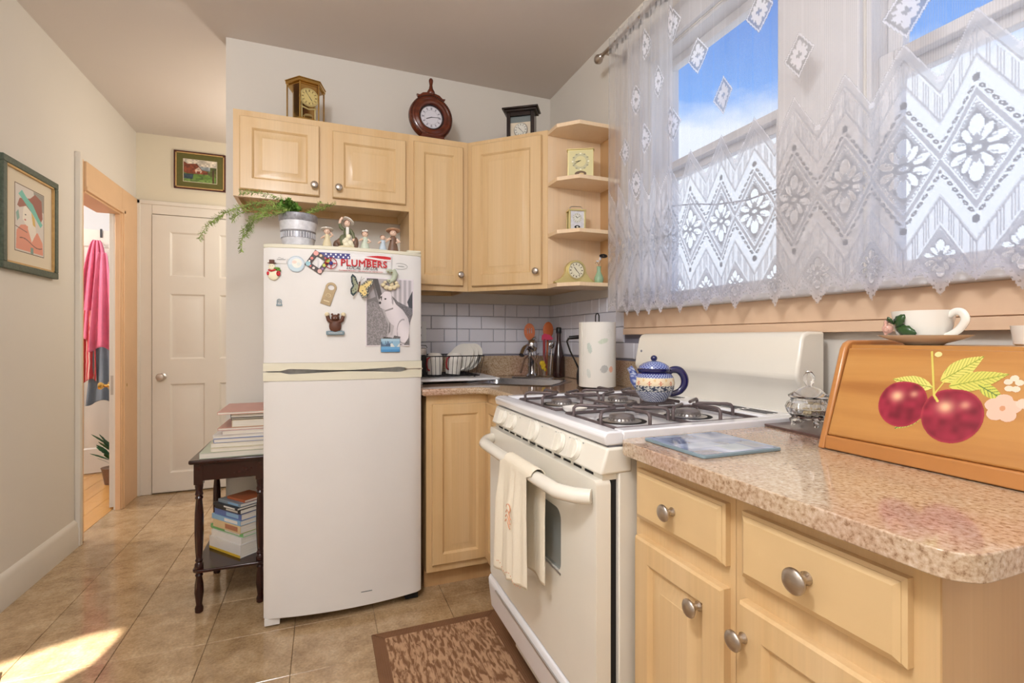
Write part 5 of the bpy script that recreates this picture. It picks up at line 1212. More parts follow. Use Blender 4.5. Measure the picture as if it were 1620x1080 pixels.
# decal of apples on the lid face
def apples(X, Z):
    x = X*.245; z = Z*.165; c = fillc(X, (200, 130, 60)); K = np.zeros(X.shape, bool)
    def put(k, col):
        nonlocal K
        c[k] = col; K |= k
    def leaf(p, q, w, col, vein=(150, 160, 60)):
        p = np.array(p); q = np.array(q); d = q-p; Ln = np.hypot(*d); d = d/Ln; u = (x-p[0])*d[0]+(z-p[1])*d[1]; v = -(x-p[0])*d[1]+(z-p[1])*d[0]; s_ = np.clip(u/Ln, 0, 1)
        k = (u > 0) & (u < Ln) & (np.abs(v) < w*np.sin(PI*s_**.8)+.0006); put(k, col); put(k & (np.abs(v) < .0008), vein); put(k & (np.sin((u-np.abs(v)*1.2)*900) > .8) & (s_ > .15), vein)
        return k
    leaf((.095, .088), (.020, .098), .013, (226, 218, 120)); leaf((.030+.06, .050), (.045, .010), .012, (190, 206, 96), (70, 110, 50))
    leaf((.105, .100), (.165, .145), .017, (220, 212, 110)); leaf((.120, .092), (.205, .118), .015, (214, 208, 100)); leaf((.165, .098), (.205, .078), .009, (206, 206, 90), (90, 120, 60))
    for cx, cz, rx, rz in ((.048, .056, .045, .042), (.134, .046, .049, .046)):
        d = ell(x, z, cx, cz, rx, rz); ang = np.arctan2(z-cz, x-cx); d = d*(1-.10*np.exp(-((ang-PI/2)/.5)**2)*-1.8)
        k = d < 1; K |= k; hl = np.exp(-ell(x, z, cx-.012, cz+.012, rx*.30, rz*.26)*1.1)+.7*np.exp(-ell(x, z, cx+.018, cz+.018, rx*.18, rz*.16)); st = vnoise(x*60, z*60, 1.5, 4)
        base = np.array([136, 28, 50.])[None, None]*(1-.28*d[..., None]*0)+np.array([50, 20, 26.])*(st[..., None]-.4)
        rim = np.clip((d-.80)/.2, 0, 1)[..., None]; base = base*(1-rim*.5)+np.array([208, 84, 84.])*rim*.5
        val = base*(1-np.clip(hl, 0, 1)[..., None])+np.array([240, 190, 150.])*np.clip(hl, 0, 1)[..., None]; c[k] = val[k]
    for p, q, w in (((.080, .150), (.100, .075), .0022), ((.100, .078), (.112, .100), .0016), ((.100, .075), (.108, .066), .002)):
        dx, dz = q[0]-p[0], q[1]-p[1]; tt_ = np.clip(((x-p[0])*dx+(z-p[1])*dz)/(dx*dx+dz*dz), 0, 1); put(np.hypot(x-p[0]-tt_*dx, z-p[1]-tt_*dz) < w, (214, 200, 96))
    put(ell(x, z, .092, .146, .007, .005) < 1, (230, 220, 150))
    for k_ in range(5):
        a = k_*2*PI/5+.3; put(ell(x, z, .205+.014*math.cos(a), .065+.012*math.sin(a), .0125, .010) < 1, (232, 190, 168)); put(ell(x, z, .213+.008*math.cos(a), .103+.009*math.sin(a), .0065, .005) < 1, (232, 214, 190))
    put(ell(x, z, .205, .065, .004, .004) < 1, (210, 150, 110)); put(ell(x, z, .232, .075, .011, .008) < 1, (236, 200, 180))
    return c, K
Xg, Zg = np.meshgrid(np.linspace(0, 1, 330), np.linspace(0, 1, 230)); cA, KA = apples(Xg, Zg); cA = np.clip(cA/255, 0, 1); cA = np.where(cA <= .04045, cA/12.92, ((cA+.055)/1.055)**2.4)
mk = KA[:-1, :-1] & KA[1:, 1:] & KA[:-1, 1:] & KA[1:, :-1]
dec = gridmesh('apple_decal', np.stack([(Xg-.5)*.220, np.full_like(Xg, 0), (Zg-.5)*.176], -1), cA, 'printed', t_, mk)
dec.matrix_basis = Matrix.Translation((.004, 0, .030)) @ Matrix.Rotation(sl, 4, 'Y') @ Matrix.Translation((-.0006, -.206, .110)) @ Matrix.Rotation(-PI/2, 4, 'Z')
# cup, saucer
ZB = ZW+.2125
t_ = thing('saucer', 'shallow white porcelain saucer under the rose cup on the bread box', 'saucer', (1.120, .620, ZB))
MB().lathe([(.0001, .0), (.030, 0), (.034, .003), (.055, .010), (.074, .0185), (.075, .0195), (.053, .013), (.032, .006), (.0001, .005)], 40).build('dish', 'porcelain', t_)
t_ = thing('teacup', 'white porcelain teacup with a raised pink rose standing on its saucer', 'cup', (1.120, .622, ZB+.0065), math.radians(-97))
MB().lathe([(.0001, .0), (.028, 0), (.031, .003), (.041, .014), (.047, .032), (.0495, .050), (.051, .061), (.049, .061), (.045, .032), (.037, .014), (.0001, .006)], 40).build('bowl', 'porcelain', t_)
MB().tube(sm([(.047, 0, .050), (.058, 0, .057), (.070, 0, .054), (.075, 0, .041), (.066, 0, .025), (.050, 0, .014), (.038, 0, .012)]), smr([.004, .0045, .005, .005, .0048, .0042, .003]), 12, flat=1.5).build('handle', 'porcelain', t_)
mb = MB(); rc = Vector((-.056, -.012, .026))
mb.ball(rc, (.010, .010, .010))
for k in range(7):
    a = k*2.4; r = .0055+.0013*k; mb.ball(rc+Vector((-.003, r*math.cos(a), r*math.sin(a))), (.004, .0055, .0055), 8)
mb.build('rose', 'rose_pink', t_).rotation_euler = (0, 0, math.radians(40))
def leafm(mb, p, q, w, up=Vector((-.6, -.8, 0))):
    p = Vector(p); q = Vector(q); d = q-p; n_ = d.cross(up).normalized(); pts = []
    N_ = 8
    for i in range(N_+1): s_ = i/N_; m_ = p.lerp(q, s_)+up*.004*math.sin(PI*s_); ww = w*math.sin(PI*s_)**.7*(1 if i % 2 else .82); pts.append((m_-n_*ww, m_+up*.0016, m_+n_*ww))
    vs = [x for tr_ in pts for x in tr_]; fs = []
    for i in range(N_): a = i*3; fs += [(a, a+1, a+4, a+3), (a+1, a+2, a+5, a+4)]
    mb.add(vs, fs)
mb = MB(); leafm(mb, (-.044, -.026, .028), (-.030, -.040, .054), .011); leafm(mb, (-.044, -.026, .028), (-.012, -.048, .016), .012); leafm(mb, (-.040, -.024, .020), (-.002, -.044, .004), .008); leafm(mb, (-.046, -.022, .034), (-.056, -.028, .050), .006)
o = mb.build('leaves', 'leaf_gloss', t_, fixn=False); o.rotation_euler = (0, 0, math.radians(40)); s_ = o.modifiers.new('s', 'SOLIDIFY'); s_.thickness = .0012
t_ = thing('white_box', 'small plain white dish at the right edge on the bread box', 'dish', (1.19, .478, ZB))
mb = MB(); mb.lathe([(.030, 0), (.034, .003), (.037, .028), (.038, .036), (.036, .036), (.034, .006), (.0001, .004)], 32); mb.build('bowl', 'porcelain', t_)
t_.name = 'small_dish'

# ------------------------------------------------------------------ paper towel holder
t_ = thing('paper_towel_holder', 'black wire paper towel holder with loop top behind the stove', 'towel holder', (1.14, 1.905, ZW))
mb = MB(); mb.tube([(.07*math.cos(a), .07*math.sin(a), .010) for a in np.linspace(0, 2*PI, 33)[:-1]], .003, 8, closed=True).tube([(-.07, 0, .01), (.07, 0, .01)], .003, 8).tube([(0, -.07, .01), (0, .07, .01)], .003, 8)
for k in range(3): a = k*2.1; mb.ball((.07*math.cos(a), .07*math.sin(a), .006), .006, 10)
mb.tube([(-.009, 0, .01), (-.009, 0, .325), (-.006, 0, .333), (0, 0, .337), (.006, 0, .333), (.009, 0, .325), (.009, 0, .01)], .0028, 8); mb.build('frame', 'black_metal', t_)
t_ = thing('paper_towel_roll', 'full white paper towel roll with faint leaf print on the black holder', 'paper towel', (1.14, 1.905, ZW+.0135))
A = np.linspace(0, 2*PI, 160); Zl = np.linspace(0, .283, 130); P = np.stack([np.repeat((.081*np.cos(A))[None], 130, 0), np.repeat((.081*np.sin(A))[None], 130, 0), np.repeat(Zl[:, None], 160, 1)], -1)
c = np.zeros(P.shape); c[...] = (236, 233, 226); s1 = A[None]*.081
for a0, z0, r1, r2, rot, cl_ in ((4.55, .080, .018, .016, .7, (186, 186, 182)), (4.98, .078, .011, .014, 0, (232, 178, 152)), (4.5, .20, .024, .010, .3, (206, 214, 196)), (3.75, .17, .010, .024, .2, (196, 206, 198)), (3.7, .06, .010, .02, .2, (206, 210, 204)), (4.9, .235, .012, .02, .4, (226, 224, 216))):
    dA = ((A[None]-a0+PI) % (2*PI)-PI)*.081+0*Zl[:, None]; k = ell(dA, Zl[:, None]+0*A[None], 0, z0, r1, r2, rot) < 1; c[k] = cl_
    k2 = k & (np.sin((dA+Zl[:, None])*1400) > .6); c[k2] = tuple(min(255, v+22) for v in cl_)
c = c/255; c = np.where(c <= .04045, c/12.92, ((c+.055)/1.055)**2.4); gridmesh('sheet', P, c, 'printed_matt', t_)
mb = MB()
for z in (0, .283):
    vs = [(r*math.cos(a), r*math.sin(a), z) for r in (.021, .081) for a in A[:-1:4]]; n = len(A[:-1:4]); mb.add(vs, [(k, (k+1) % n, n+(k+1) % n, n+k) for k in range(n)])
mb.lathe([(.021, 0), (.021, .283)], 32); mb.build('core', 'paper_white', t_, smooth=30)
MB().tube([(-.0835, -.012, .001), (-.0835, -.012, .281)], [.0022, .0022], 6).build('loose_edge', 'paper_white', t_)
# black kettle behind the roll
t_ = thing('kettle', 'dark kettle hidden behind the paper towel roll, only its black loop handle showing', 'kettle', (1.195, 2.075, ZW), math.radians(-25))
MB().lathe([(.052, 0), (.058, .008), (.060, .05), (.052, .09), (.030, .108), (.0001, .112)], 28).build('body', 'black_plastic', t_)
MB().tube([(.03, 0, .10), (.0, 0, .19), (-.02, 0, .225), (-.05, 0, .232), (-.095, 0, .228)], [.004, .005, .009, .010, .009], 10).tube([(-.095, 0, .228), (-.105, 0, .21), (-.09, 0, .165), (-.058, 0, .10), (-.05, 0, .08)], [.006, .0045, .004, .004, .004], 8).build('handle', 'black_plastic', t_)

# ------------------------------------------------------------------ dish rack and dishes
t_ = thing('drip_tray', 'white plastic drip tray under the black wire dish rack', 'tray', (.62, 2.565, ZW))
mb = MB(); mb.prism(rrect(-.200, .235, -.185, .215, .02), .012, .024).box(-.18, -.165, -.17, .2, 0, .012).box(.20, .215, -.17, .2, 0, .012); mb.build('tray', 'outlet_white', t_, bevel=.004)
t_ = thing('dish_rack', 'black wire dish rack full of cups and plates beside the sink', 'dish rack', (.615, 2.60, ZW+.0245))
mb = MB(); x0, x1, y0, y1, h = -.185, .150, -.135, .155, .110
def rk(z, g): return [(x0-g, y0-g, z), (x1+g, y0-g, z), (x1+g, y1+g, z), (x0-g, y1+g, z)]
mb.tube(rk(h, .02), .0028, 8, closed=True).tube(rk(.008, 0), .0025, 8, closed=True)
for i in range(17): x = x0+(x1-x0)*i/16; gx = (x-(x0+x1)/2)/(x1-x0)*2*.02; mb.tube([(x+gx, y0-.02, h), (x, y0, .008), (x, y1, .008), (x+gx, y1+.02, h)], .0015, 6)
for i in range(1, 13): y = y0+(y1-y0)*i/13; mb.tube([(x0-.02, y, h), (x0, y, .008), (x1, y, .008), (x1+.02, y, h)], .0015, 6)
for a in (x0+.02, x1-.02):
    for b_ in (y0+.02, y1-.02): mb.lathe([(.005, 0), (.005, .008)], 8, (a, b_, 0))
mb.build('wire_basket', 'black_metal', t_)
ZR = ZW+.0365
def mug(x, y, lab, tilt):
    m_ = thing('mug', lab, 'mug', (x, y, ZR), rot=(0, tilt, 0), group='mugs upside down in the dish rack')
    MB().lathe([(.036, 0), (.038, .0), (.041, .03), (.0425, .075), (.040, .098), (.032, .108), (.030, .112), (.025, .112), (.024, .107), (.0001, .107)], 32).build('cup_body', 'porcelain', m_)
    MB().tube([(-.040, -.006, .088), (-.058, -.010, .082), (-.064, -.012, .056), (-.056, -.010, .030), (-.040, -.006, .022)], .0045, 8, T=Matrix.Rotation(.5, 4, 'Z')).build('handle', 'silicone_red', m_)
mug(.545, 2.55, 'white upturned mug with red handle, left of the two in the dish rack', .02)
mug(.645, 2.555, 'white upturned mug with red handle, next to the leaning plates', .10)
for i in range(3):
    p_ = thing('plate', ('leftmost', 'middle', 'rightmost')[i]+' of three cream plates leaning in the dish rack', 'plate', (.708+.028*i, 2.60+.008*i, ZR+.080), rot=Vector((-.66, -.50, .42)).to_track_quat('Z', 'X').to_euler(), group='plates leaning in the dish rack')
    MB().lathe([(.0001, 0), (.045, 0), (.052, .004), (.080, .013), (.083, .015), (.078, .016), (.050, .007), (.0001, .005)], 40).build('dish', 'porcelain', p_)
t_ = thing('cutlery_caddy', 'black cutlery caddy with a grey lid at the dish rack left end', 'caddy', (.470, 2.56, ZR), 0)
MB().prism(rrect(-.03, .03, -.028, .028, .008), 0, .10).build('cup', 'black_plastic', t_, bevel=.002)
MB().prism(rrect(-.028, .034, -.024, .026, .008), .10, .138).build('grater_box', 'steel', t_, bevel=.003)
MB().tube([(-.03, -.026, .09), (-.03, -.026, .155), (.028, -.026, .152), (.034, -.026, .14)], .002, 8).build('wire_handle', 'black_metal', t_)

# ------------------------------------------------------------------ utensils in the corner
t_ = thing('utensil_jar', 'glass utensil jar with painted yellow flower in the corner behind the faucet', 'jar', (1.215, 2.63, ZW))
MB().lathe([(.036, 0), (.040, .006), (.040, .10), (.036, .115), (.036, .135), (.039, .14), (.036, .14), (.033, .115), (.036, .10), (.036, .01), (.0001, .008)], 28).build('glass', 'clear_glass', t_)
mb = MB()
for k in range(6): a = 2*PI*k/6; mb.ball((-.030+.012*math.cos(a), -.040, .07+.016*math.sin(a)), (.011, .004, .013), 8)
mb.ball((-.030, -.042, .07), (.008, .004, .008), 8).ball((-.012, -.042, .045), (.008, .003, .012), 8); mb.build('flower', 'yellow_flower', t_)
t_ = thing('slotted_spatula', 'brown wooden slotted spatula standing up behind the chrome faucet', 'spatula', (1.150, 2.665, ZW+.02), rot=(0, math.radians(-3), math.radians(-20)))
oo = [(.034*math.sin(a)*(1 if math.cos(a) > 0 else 1.0)*.95, .245+.050*math.cos(a)) for a in np.linspace(-2.5, 2.5, 22)]+[(.006, .19), (-.006, .19)]
hl = [[(x-.002, .235), (x+.002, .235), (x+.002, .265), (x-.002, .265)] for x in (-.012, 0, .012)]
o = slab('blade', 'wood_spoon', oo, hl, 0, .005, t_, bevel=.001); o.rotation_euler = (PI/2, 0, 0)
MB().tube([(0, -.002, 0), (0, -.002, .21)], .0055, 8).build('shaft', 'wood_spoon', t_)
t_ = thing('wooden_spoon', 'broad orange-brown wooden spoon in the utensil jar', 'spoon', (1.232, 2.635, ZW+.012), rot=(0, math.radians(2), 0))
MB().tube([(0, 0, 0), (0, 0, .22)], .006, 8).ball((.002, 0, .262), (.034, .007, .050)).build('body', 'wood_spoon', t_)
t_ = thing('pink_spatula', 'pink silicone spatula with red handle in the utensil jar', 'spatula', (1.225, 2.612, ZW+.012), rot=(0, math.radians(-4), 0))
MB().prism([(-.020, .205), (.040, .200), (.055, .208), (.034, .232), (.0, .242), (-.016, .232)], -.006, .006, 'y').build('blade', 'silicone_pink', t_, bevel=.003)
MB().tube([(-.008, 0, .03), (-.010, 0, .12), (-.004, 0, .21)], .008, 8).build('handle', 'silicone_red', t_)
t_ = thing('metal_whisk', 'small shiny metal tool head among the utensils', 'whisk', (1.238, 2.598, ZW+.012), rot=(0, math.radians(4), 0))
MB().tube([(0, 0, 0), (0, 0, .15)], .004, 8).ball((-.004, -.004, .175), (.018, .006, .022)).tube([(-.012, -.006, .165), (.012, -.008, .19)], .004, 8).build('body', 'chrome', t_)
t_ = thing('sauce_bottle', 'dark narrow-necked bottle with black cap standing in the tiled corner', 'bottle', (1.283, 2.575, ZW))
MB().lathe([(.030, 0), (.034, .004), (.034, .11), (.030, .13), (.016, .19), (.013, .21), (.013, .255)], 24).build('glass', 'dark_bottle', t_)
MB().lathe([(.015, .255), (.016, .258), (.016, .285), (.012, .29)], 18).build('cap', 'black_plastic', t_)
t_ = thing('corkscrew', 'winged corkscrew with copper arms leaning against the faucet', 'corkscrew', (1.075, 2.515, ZW+.012), math.radians(-25))
mb = MB(); mb.tube([(0, -.002, .125), (-.028, -.004, .10), (-.042, -.006, .06), (-.052, -.006, .02)], [.005, .005, .006, .007], 8).tube([(0, -.002, .125), (.03, -.004, .09), (.055, -.006, .06), (.066, -.006, .012)], [.005, .005, .006, .007], 8); mb.build('arm', 'brown_glaze', t_)
MB().lathe([(.0125, .115), (.0125, .135), (.008, .14)], 14).tube([(0, 0, .0), (0, 0, .12)], .0045, 8).build('shaft', 'chrome', t_)

# ------------------------------------------------------------------ side table with magazines and books
t_ = thing('side_table', 'dark cherry side table with turned legs and low shelf beside the refrigerator', 'table', (0, 0, 0))
TX0, TX1, TY0, TY1 = -.520, -.228, 2.365, 2.805
MB().prism(rrect(TX0, TX1, TY0, TY1, .012), .628, .645).build('table_top', 'dark_cherry', t_, bevel=.005, seg=3)
mb = MB(); a0, a1, b0, b1 = TX0+.02, TX1-.012, TY0+.02, TY1-.02
mb.box(a0, a1, b0, b0+.018, .555, .628).box(a0, a1, b1-.018, b1, .555, .628).box(a0, a0+.018, b0, b1, .555, .628).box(a1-.018, a1, b0, b1, .555, .628).build('apron', 'dark_cherry', t_, bevel=.0015)
lp = [(.011, 0), (.015, .004), (.016, .02), (.011, .034), (.013, .05), (.0175, .085), (.016, .12), (.0115, .15), (.015, .158), (.0115, .166), (.0165, .172), (.0165, .205), (.0115, .212), (.0150, .220), (.0115, .228), (.014, .26), (.0172, .34), (.016, .42), (.0115, .475), (.0155, .482), (.0115, .49), (.0155, .497), (.0125, .51), (.0155, .53), (.0155, .555)]
leg = None
for x in (a0+.014, a1-.016):
    for y in (b0+.014, b1-.014):
        if leg is None:
            mb = MB(); mb.lathe(lp, 20); mb.box(-.0165, .0165, -.0165, .0165, .54, .628); leg = mb.build('leg', 'dark_cherry', t_, loc=(x, y, 0))
        else: o = bpy.data.objects.new('leg', leg.data); C.objects.link(o); o.parent = t_; o.location = (x, y, 0)
MB().prism(rrect(TX0+.01, TX1-.005, TY0+.01, TY1-.01, .03), .172, .186).build('shelf', 'dark_cherry', t_, bevel=.004)
def book(name, label, cat, loc, w, d, h, rz, cover, group, pagec='page_white', spine=None):
    # w along local x, d along local y, spine on the local -x side
    b_ = thing(name, label, cat, loc, rz, group); ct = min(.0016, h*.15)
    mb = MB(); mb.box(0, w, 0, d, 0, ct).box(0, w, 0, d, h-ct, h).box(0, ct, 0, d, ct, h-ct); mb.build('cover', cover, b_)
    MB().box(ct, w-.003, .002, d-.002, ct, h-ct).build('pages', pagec, b_)
    if spine: MB().box(-.0004, .0, d*.12, d*.6, h*.25, h*.75).build('spine_label', spine, b_)
    return b_
for n_, c_ in (('cov_green', (188, 198, 178)), ('cov_cream', (222, 214, 190)), ('cov_white', (228, 226, 224)), ('cov_blue', (96, 116, 176)), ('cov_pink', (206, 150, 136)), ('cov_brown', (176, 118, 88)), ('cov_black', (44, 44, 48)), ('cov_bluegrey', (130, 146, 160)),
               ('cov_orange', (186, 100, 58)), ('cov_lime', (126, 190, 120)), ('cov_yellow', (222, 186, 60)), ('cov_tan', (214, 190, 148)), ('cov_sky', (140, 180, 214)), ('cov_lilac', (222, 212, 212))):
    mat(n_, c_, .35, var=.04, vscale=12)
z = .6455
mags = [(-.483, .024, 'cov_green', 'wide pale green magazine at the bottom of the table stack', .30, 2.385), (-.442, .0155, 'cov_cream', 'cream booklet second from the bottom of the table stack', .28, 2.39), (-.444, .019, 'cov_cream', 'cream magazine with dark spine mark, third from the bottom on the table', .28, 2.40),
        (-.434, .017, 'cov_blue', 'white magazine with a thin blue cover edge, in the table stack', .28, 2.40), (-.437, .014, 'cov_white', 'white magazine just above the blue-edged one on the table', .28, 2.405), (-.401, .017, 'cov_lilac', 'pinkish white magazine in the middle of the table stack', .28, 2.40),
        (-.420, .011, 'cov_pink', 'thin booklet with brown-pink cover sticking out left of the table stack', .27, 2.41), (-.367, .031, 'cov_tan', 'thick beige-edged book near the top of the table stack', .24, 2.41), (-.370, .010, 'cov_black', 'thin book with black cover edge on the thick beige book', .24, 2.41), (-.370, .017, 'cov_black', 'white-paged book with black cover just under the top magazine', .24, 2.40), (-.417, .011, 'cov_pink', 'pink-covered magazine on top of the table stack', .30, 2.385)]
for i, (x, h, cv, lab, d, y) in enumerate(mags):
    w = -.232-x; book('magazine', lab, 'magazine', (x, y, z), w, d, h, random.uniform(-.02, .03), cv, 'magazines stacked on the side table'); z += h+.0006
if True:
    z = .187; rzb = math.radians(40)
    dirx = Vector((math.cos(rzb), math.sin(rzb))); diry = Vector((-math.sin(rzb), math.cos(rzb)))
    corner = Vector((-.338, 2.435))
    shelfb = [(.056, 'cov_white', 'thick white book with yellow base stripe at the bottom of the shelf stack', .235, .125, 0, 'cov_yellow'), (.030, 'cov_white', 'plain white book second from the bottom on the table shelf', .225, .125, .004, None), (.018, 'cov_lime', 'bright green-spined book sticking out of the shelf stack', .245, .12, .012, 'cov_white'),
              (.034, 'cov_tan', 'tan and cream book above the green one on the shelf', .205, .12, 0, 'cov_brown'), (.022, 'cov_sky', 'white and sky-blue paperback in the shelf stack', .215, .12, .0, 'cov_white'), (.028, 'cov_blue', 'blue-spined book in the upper part of the shelf stack', .20, .12, .004, 'cov_sky'),
              (.020, 'cov_black', 'black book with white title block near the shelf stack top', .19, .12, .0, 'cov_white'), (.011, 'cov_black', 'thin dark book lying under the grey-blue one', .18, .125, -.014, 'cov_white'), (.014, 'cov_bluegrey', 'grey-blue paperback just below the orange-brown book', .165, .11, .0, 'cov_sky'), (.011, 'cov_orange', 'small orange-brown book on top of the shelf stack', .13, .105, .02, None)]
    for h, cv, lab, ln, w, off, sp_l in shelfb:
        c0 = corner+dirx*off
        bk = book('book', lab, 'book', (c0.x, c0.y, z), w, ln, h, rzb, cv, 'books stacked on the side table shelf')
        if sp_l == 'cov_yellow': MB().box(-.0006, .0, .0, ln, 0, h*.2).build('spine_label', sp_l, bk)
        elif sp_l: MB().box(-.0006, .0, ln*.10, ln*.55, h*.2, h*.8).build('spine_label', sp_l, bk)
        z += h+.0005

# ------------------------------------------------------------------ rug
t_ = thing('kitchen_rug', 'brown chenille kitchen mat with ribbed border in front of the stove', 'rug', (.425, 1.45, 0.0003), 0)
RX, RY = .25, .515
mb = MB(); mb.prism(rrect(-RX+.045, RX-.045, -RY+.045, RY-.045, .004), 0, .009); mb.build('field', 'rug_field', t_, bevel=.002)
mb = MB()
for k in range(12):
    i = k*.0038; w = .0036; x0, x1, y0, y1 = -RX+i, RX-i, -RY+i, RY-i
    for (p, q, r_, s_) in ((x0, x1, y0, y0+w), (x0, x1, y1-w, y1)): mb.box(p, q, r_, s_, 0, .006+.0014*(k % 2))
    for (p, q, r_, s_) in ((x0, x0+w, y0, y1), (x1-w, x1, y0, y1)): mb.box(p, q, r_, s_, 0, .006+.0014*(k % 2))
mb.build('ribbed_border', 'rug_border', t_, smooth=0)

# ------------------------------------------------------------------ pictures
t_ = thing('framed_print', 'framed art print of a woman in a brown and turquoise hat, left wall', 'picture', (XL+.004, 2.93, 1.692), -PI/2+PI)
# local: x runs along the wall, face looks to -y local -> world +x
t_.rotation_euler = (0, 0, PI/2); HW, HH = .232, .242
def frame(t_, HW, HH, fw, m1, m2, matm, art, iw, ih, artn=(160, 170), dep=.02, line=None):
    mb = MB(); mb.box(-HW, HW, -dep, 0, -HH, -HH+fw).box(-HW, HW, -dep, 0, HH-fw, HH).box(-HW, -HW+fw, -dep, 0, -HH+fw, HH-fw).box(HW-fw, HW, -dep, 0, -HH+fw, HH-fw); mb.build('frame', m1, t_, bevel=.003)
    g = fw; s_ = .008; mb = MB(); mb.box(-HW+g, HW-g, -dep*.8, 0, -HH+g, -HH+g+s_).box(-HW+g, HW-g, -dep*.8, 0, HH-g-s_, HH-g).box(-HW+g, -HW+g+s_, -dep*.8, 0, -HH+g, HH-g).box(HW-g-s_, HW-g, -dep*.8, 0, -HH+g, HH-g); mb.build('inner_frame', m2, t_)
    MB().box(-HW+g, HW-g, -.006, 0, -HH+g, HH-g).build('mat_board', matm, t_)
    o = paint('print', iw, ih, artn[0], artn[1], art, 'printed', t_, y=-.0066)
    mb = MB(); iw2, ih2 = iw/2+.004, ih/2+.004
    if line: mb.box(-iw2, iw2, -.0064, -.006, -ih2, -ih2+.003).box(-iw2, iw2, -.0064, -.006, ih2-.003, ih2).box(-iw2, -iw2+.003, -.0064, -.006, -ih2, ih2).box(iw2-.003, iw2, -.0064, -.006, -ih2, ih2).build('mat_line', line, t_)
    return o
def art1(X, Z):
    c = fillc(X, (216, 208, 202)); 
    c[inpoly(X, Z, [(.62, 1), (1, 1), (1, .72), (.70, .74)])] = (150, 146, 138)
    c[inpoly(X, Z, [(.02, .02), (.04, .30), (.18, .40), (.42, .44), (.66, .34), (.78, .36), (.96, .22), (.98, .02)])] = (224, 146, 122)
    c[inpoly(X, Z, [(.42, .38), (.44, .5), (.68, .5), (.72, .34), (.56, .18)])] = (236, 226, 214)
    c[inpoly(X, Z, [(.26, .66), (.24, .50), (.36, .42), (.54, .40), (.66, .52), (.60, .68), (.34, .76)])] = (238, 230, 218)
    c[inpoly(X, Z, [(.54, .66), (.66, .58), (.70, .44), (.60, .46)])] = (214, 178, 90)
    c[inpoly(X, Z, [(.06, .68), (.14, .80), (.50, .86), (.68, .96), (.92, .90), (.96, .62), (.84, .48), (.64, .62), (.36, .72), (.14, .66)])] = (150, 82, 66)
    c[inpoly(X, Z, [(.10, .86), (.22, .94), (.36, .86), (.60, .78), (.80, .62), (.96, .52), (.88, .46), (.72, .56), (.5, .68), (.28, .78)])] = (104, 190, 176)
    c[inpoly(X, Z, [(.02, .56), (.10, .62), (.14, .5), (.06, .44)])] = (130, 170, 160)
    c[(abs(Z-(.16+.05*np.sin(X*6))) < .008) & (X > .14) & (X < .94)] = (110, 70, 60); c[(abs(Z-.36+X*.12) < .007) & (X < .4)] = (120, 84, 74)
    c[(X > .52) & (X < .62) & (Z < .10)] = (120, 150, 140); c[ell(X, Z, .34, .58, .03, .010) < 1] = (60, 50, 50); c[ell(X, Z, .33, .50, .03, .012) < 1] = (190, 80, 80)
    return c
o = frame(t_, HW, HH, .030, 'frame_green', 'frame_gold', 'mat_cream', art1, .235, .295, line='frame_red')
t_ = thing('framed_landscape', 'small framed cottage landscape with olive mat above the hall door', 'picture', (-.872, YH-.003, 2.42))
def art2(X, Z):
    nn = vnoise(X*9, Z*7, 2, 3); c = fillc(X, (206, 196, 180)); c[Z < .72] = (150, 160, 166); c[(Z < .62-.1*X)] = (96, 104, 60)
    c[inpoly(X, Z, [(0, .9), (.12, .8), (.40, .84), (.56, .56), (.74, .5), (.72, .38), (.1, .36), (0, .42)])] = (128, 64, 40)
    c[inpoly(X, Z, [(.34, .56), (.46, .70), (.56, .52), (.52, .42), (.36, .40)])] = (196, 170, 150); c[inpoly(X, Z, [(.4, .5), (.5, .5), (.5, .4), (.4, .4)])] = (110, 50, 34)
    c[(Z < .36)] = (90, 120, 50); c[inpoly(X, Z, [(0, .34), (.3, .34), (.26, .06), (0, .04)])] = (50, 66, 76); c[(Z < .12)] = (110, 140, 70); c[(X > .8) & (Z < .72) & (Z > .3)] = (84, 92, 42); c[(abs(X-.9) < .03) & (Z < .6)] = (80, 56, 36)
    return np.clip(c*(.75+.5*nn[..., None]), 0, 255)
frame(t_, .170, .143, .010, 'frame_red', 'frame_gold', 'mat_olive', art2, .215, .165, line='mat_cream', dep=.015)

# ------------------------------------------------------------------ bedroom items
def cloth_hang(name, label, cat, mat_, cx, cy, z1, z0, w0, w1, folds, ph, amp=.02, group=None, dirv=(.94, .34)):
    nu, nv = 60, 50; P = np.zeros((nv, nu, 3))
    for j in range(nv):
        v = j/(nv-1); w = w0+(w1-w0)*v**.6
        for i in range(nu):
            u = i/(nu-1)-.5; a = amp*(.3+v)*math.sin(u*folds*2*PI+ph)
            P[j, i] = (cx+dirv[0]*u*w+dirv[1]*a, cy+dirv[1]*u*w-dirv[0]*a-.03*v, z1+(z0-z1)*v+.02*math.sin(u*folds*PI+ph)*v)
    o = gridmesh(name, P, None, mat_, None, thick=.004); return tag(o, label, cat, group)
hk = thing('door_hook', 'dark over-door hook at the top of the bedroom closet door', 'hook', (-1.765, 5.175, 2.07))
MB().box(-.007, .007, -.012, -.006, -.06, .012).tube([(0, -.012, -.10), (0, -.04, -.12), (0, -.055, -.10)], .004, 8).build('hook', 'black_metal', hk)
cloth_hang('bathrobe', 'pink terry bathrobe hanging from the hook on the bedroom closet door', 'bathrobe', 'pink_terry', -1.765, 5.075, 1.97, 1.16, .05, .27, 3.5, .4, .03)
cloth_hang('bathrobe_sleeve', 'x', 'bathrobe', 'pink_terry', -1.70, 5.00, 1.86, 1.06, .05, .16, 2.0, 1.4, .02)
o = bpy.data.objects['bathrobe_sleeve']; o['label'] = 'loose pink towel hanging lower at right over the bathrobe'; o['category'] = 'towel'; o.name = 'pink_towel'
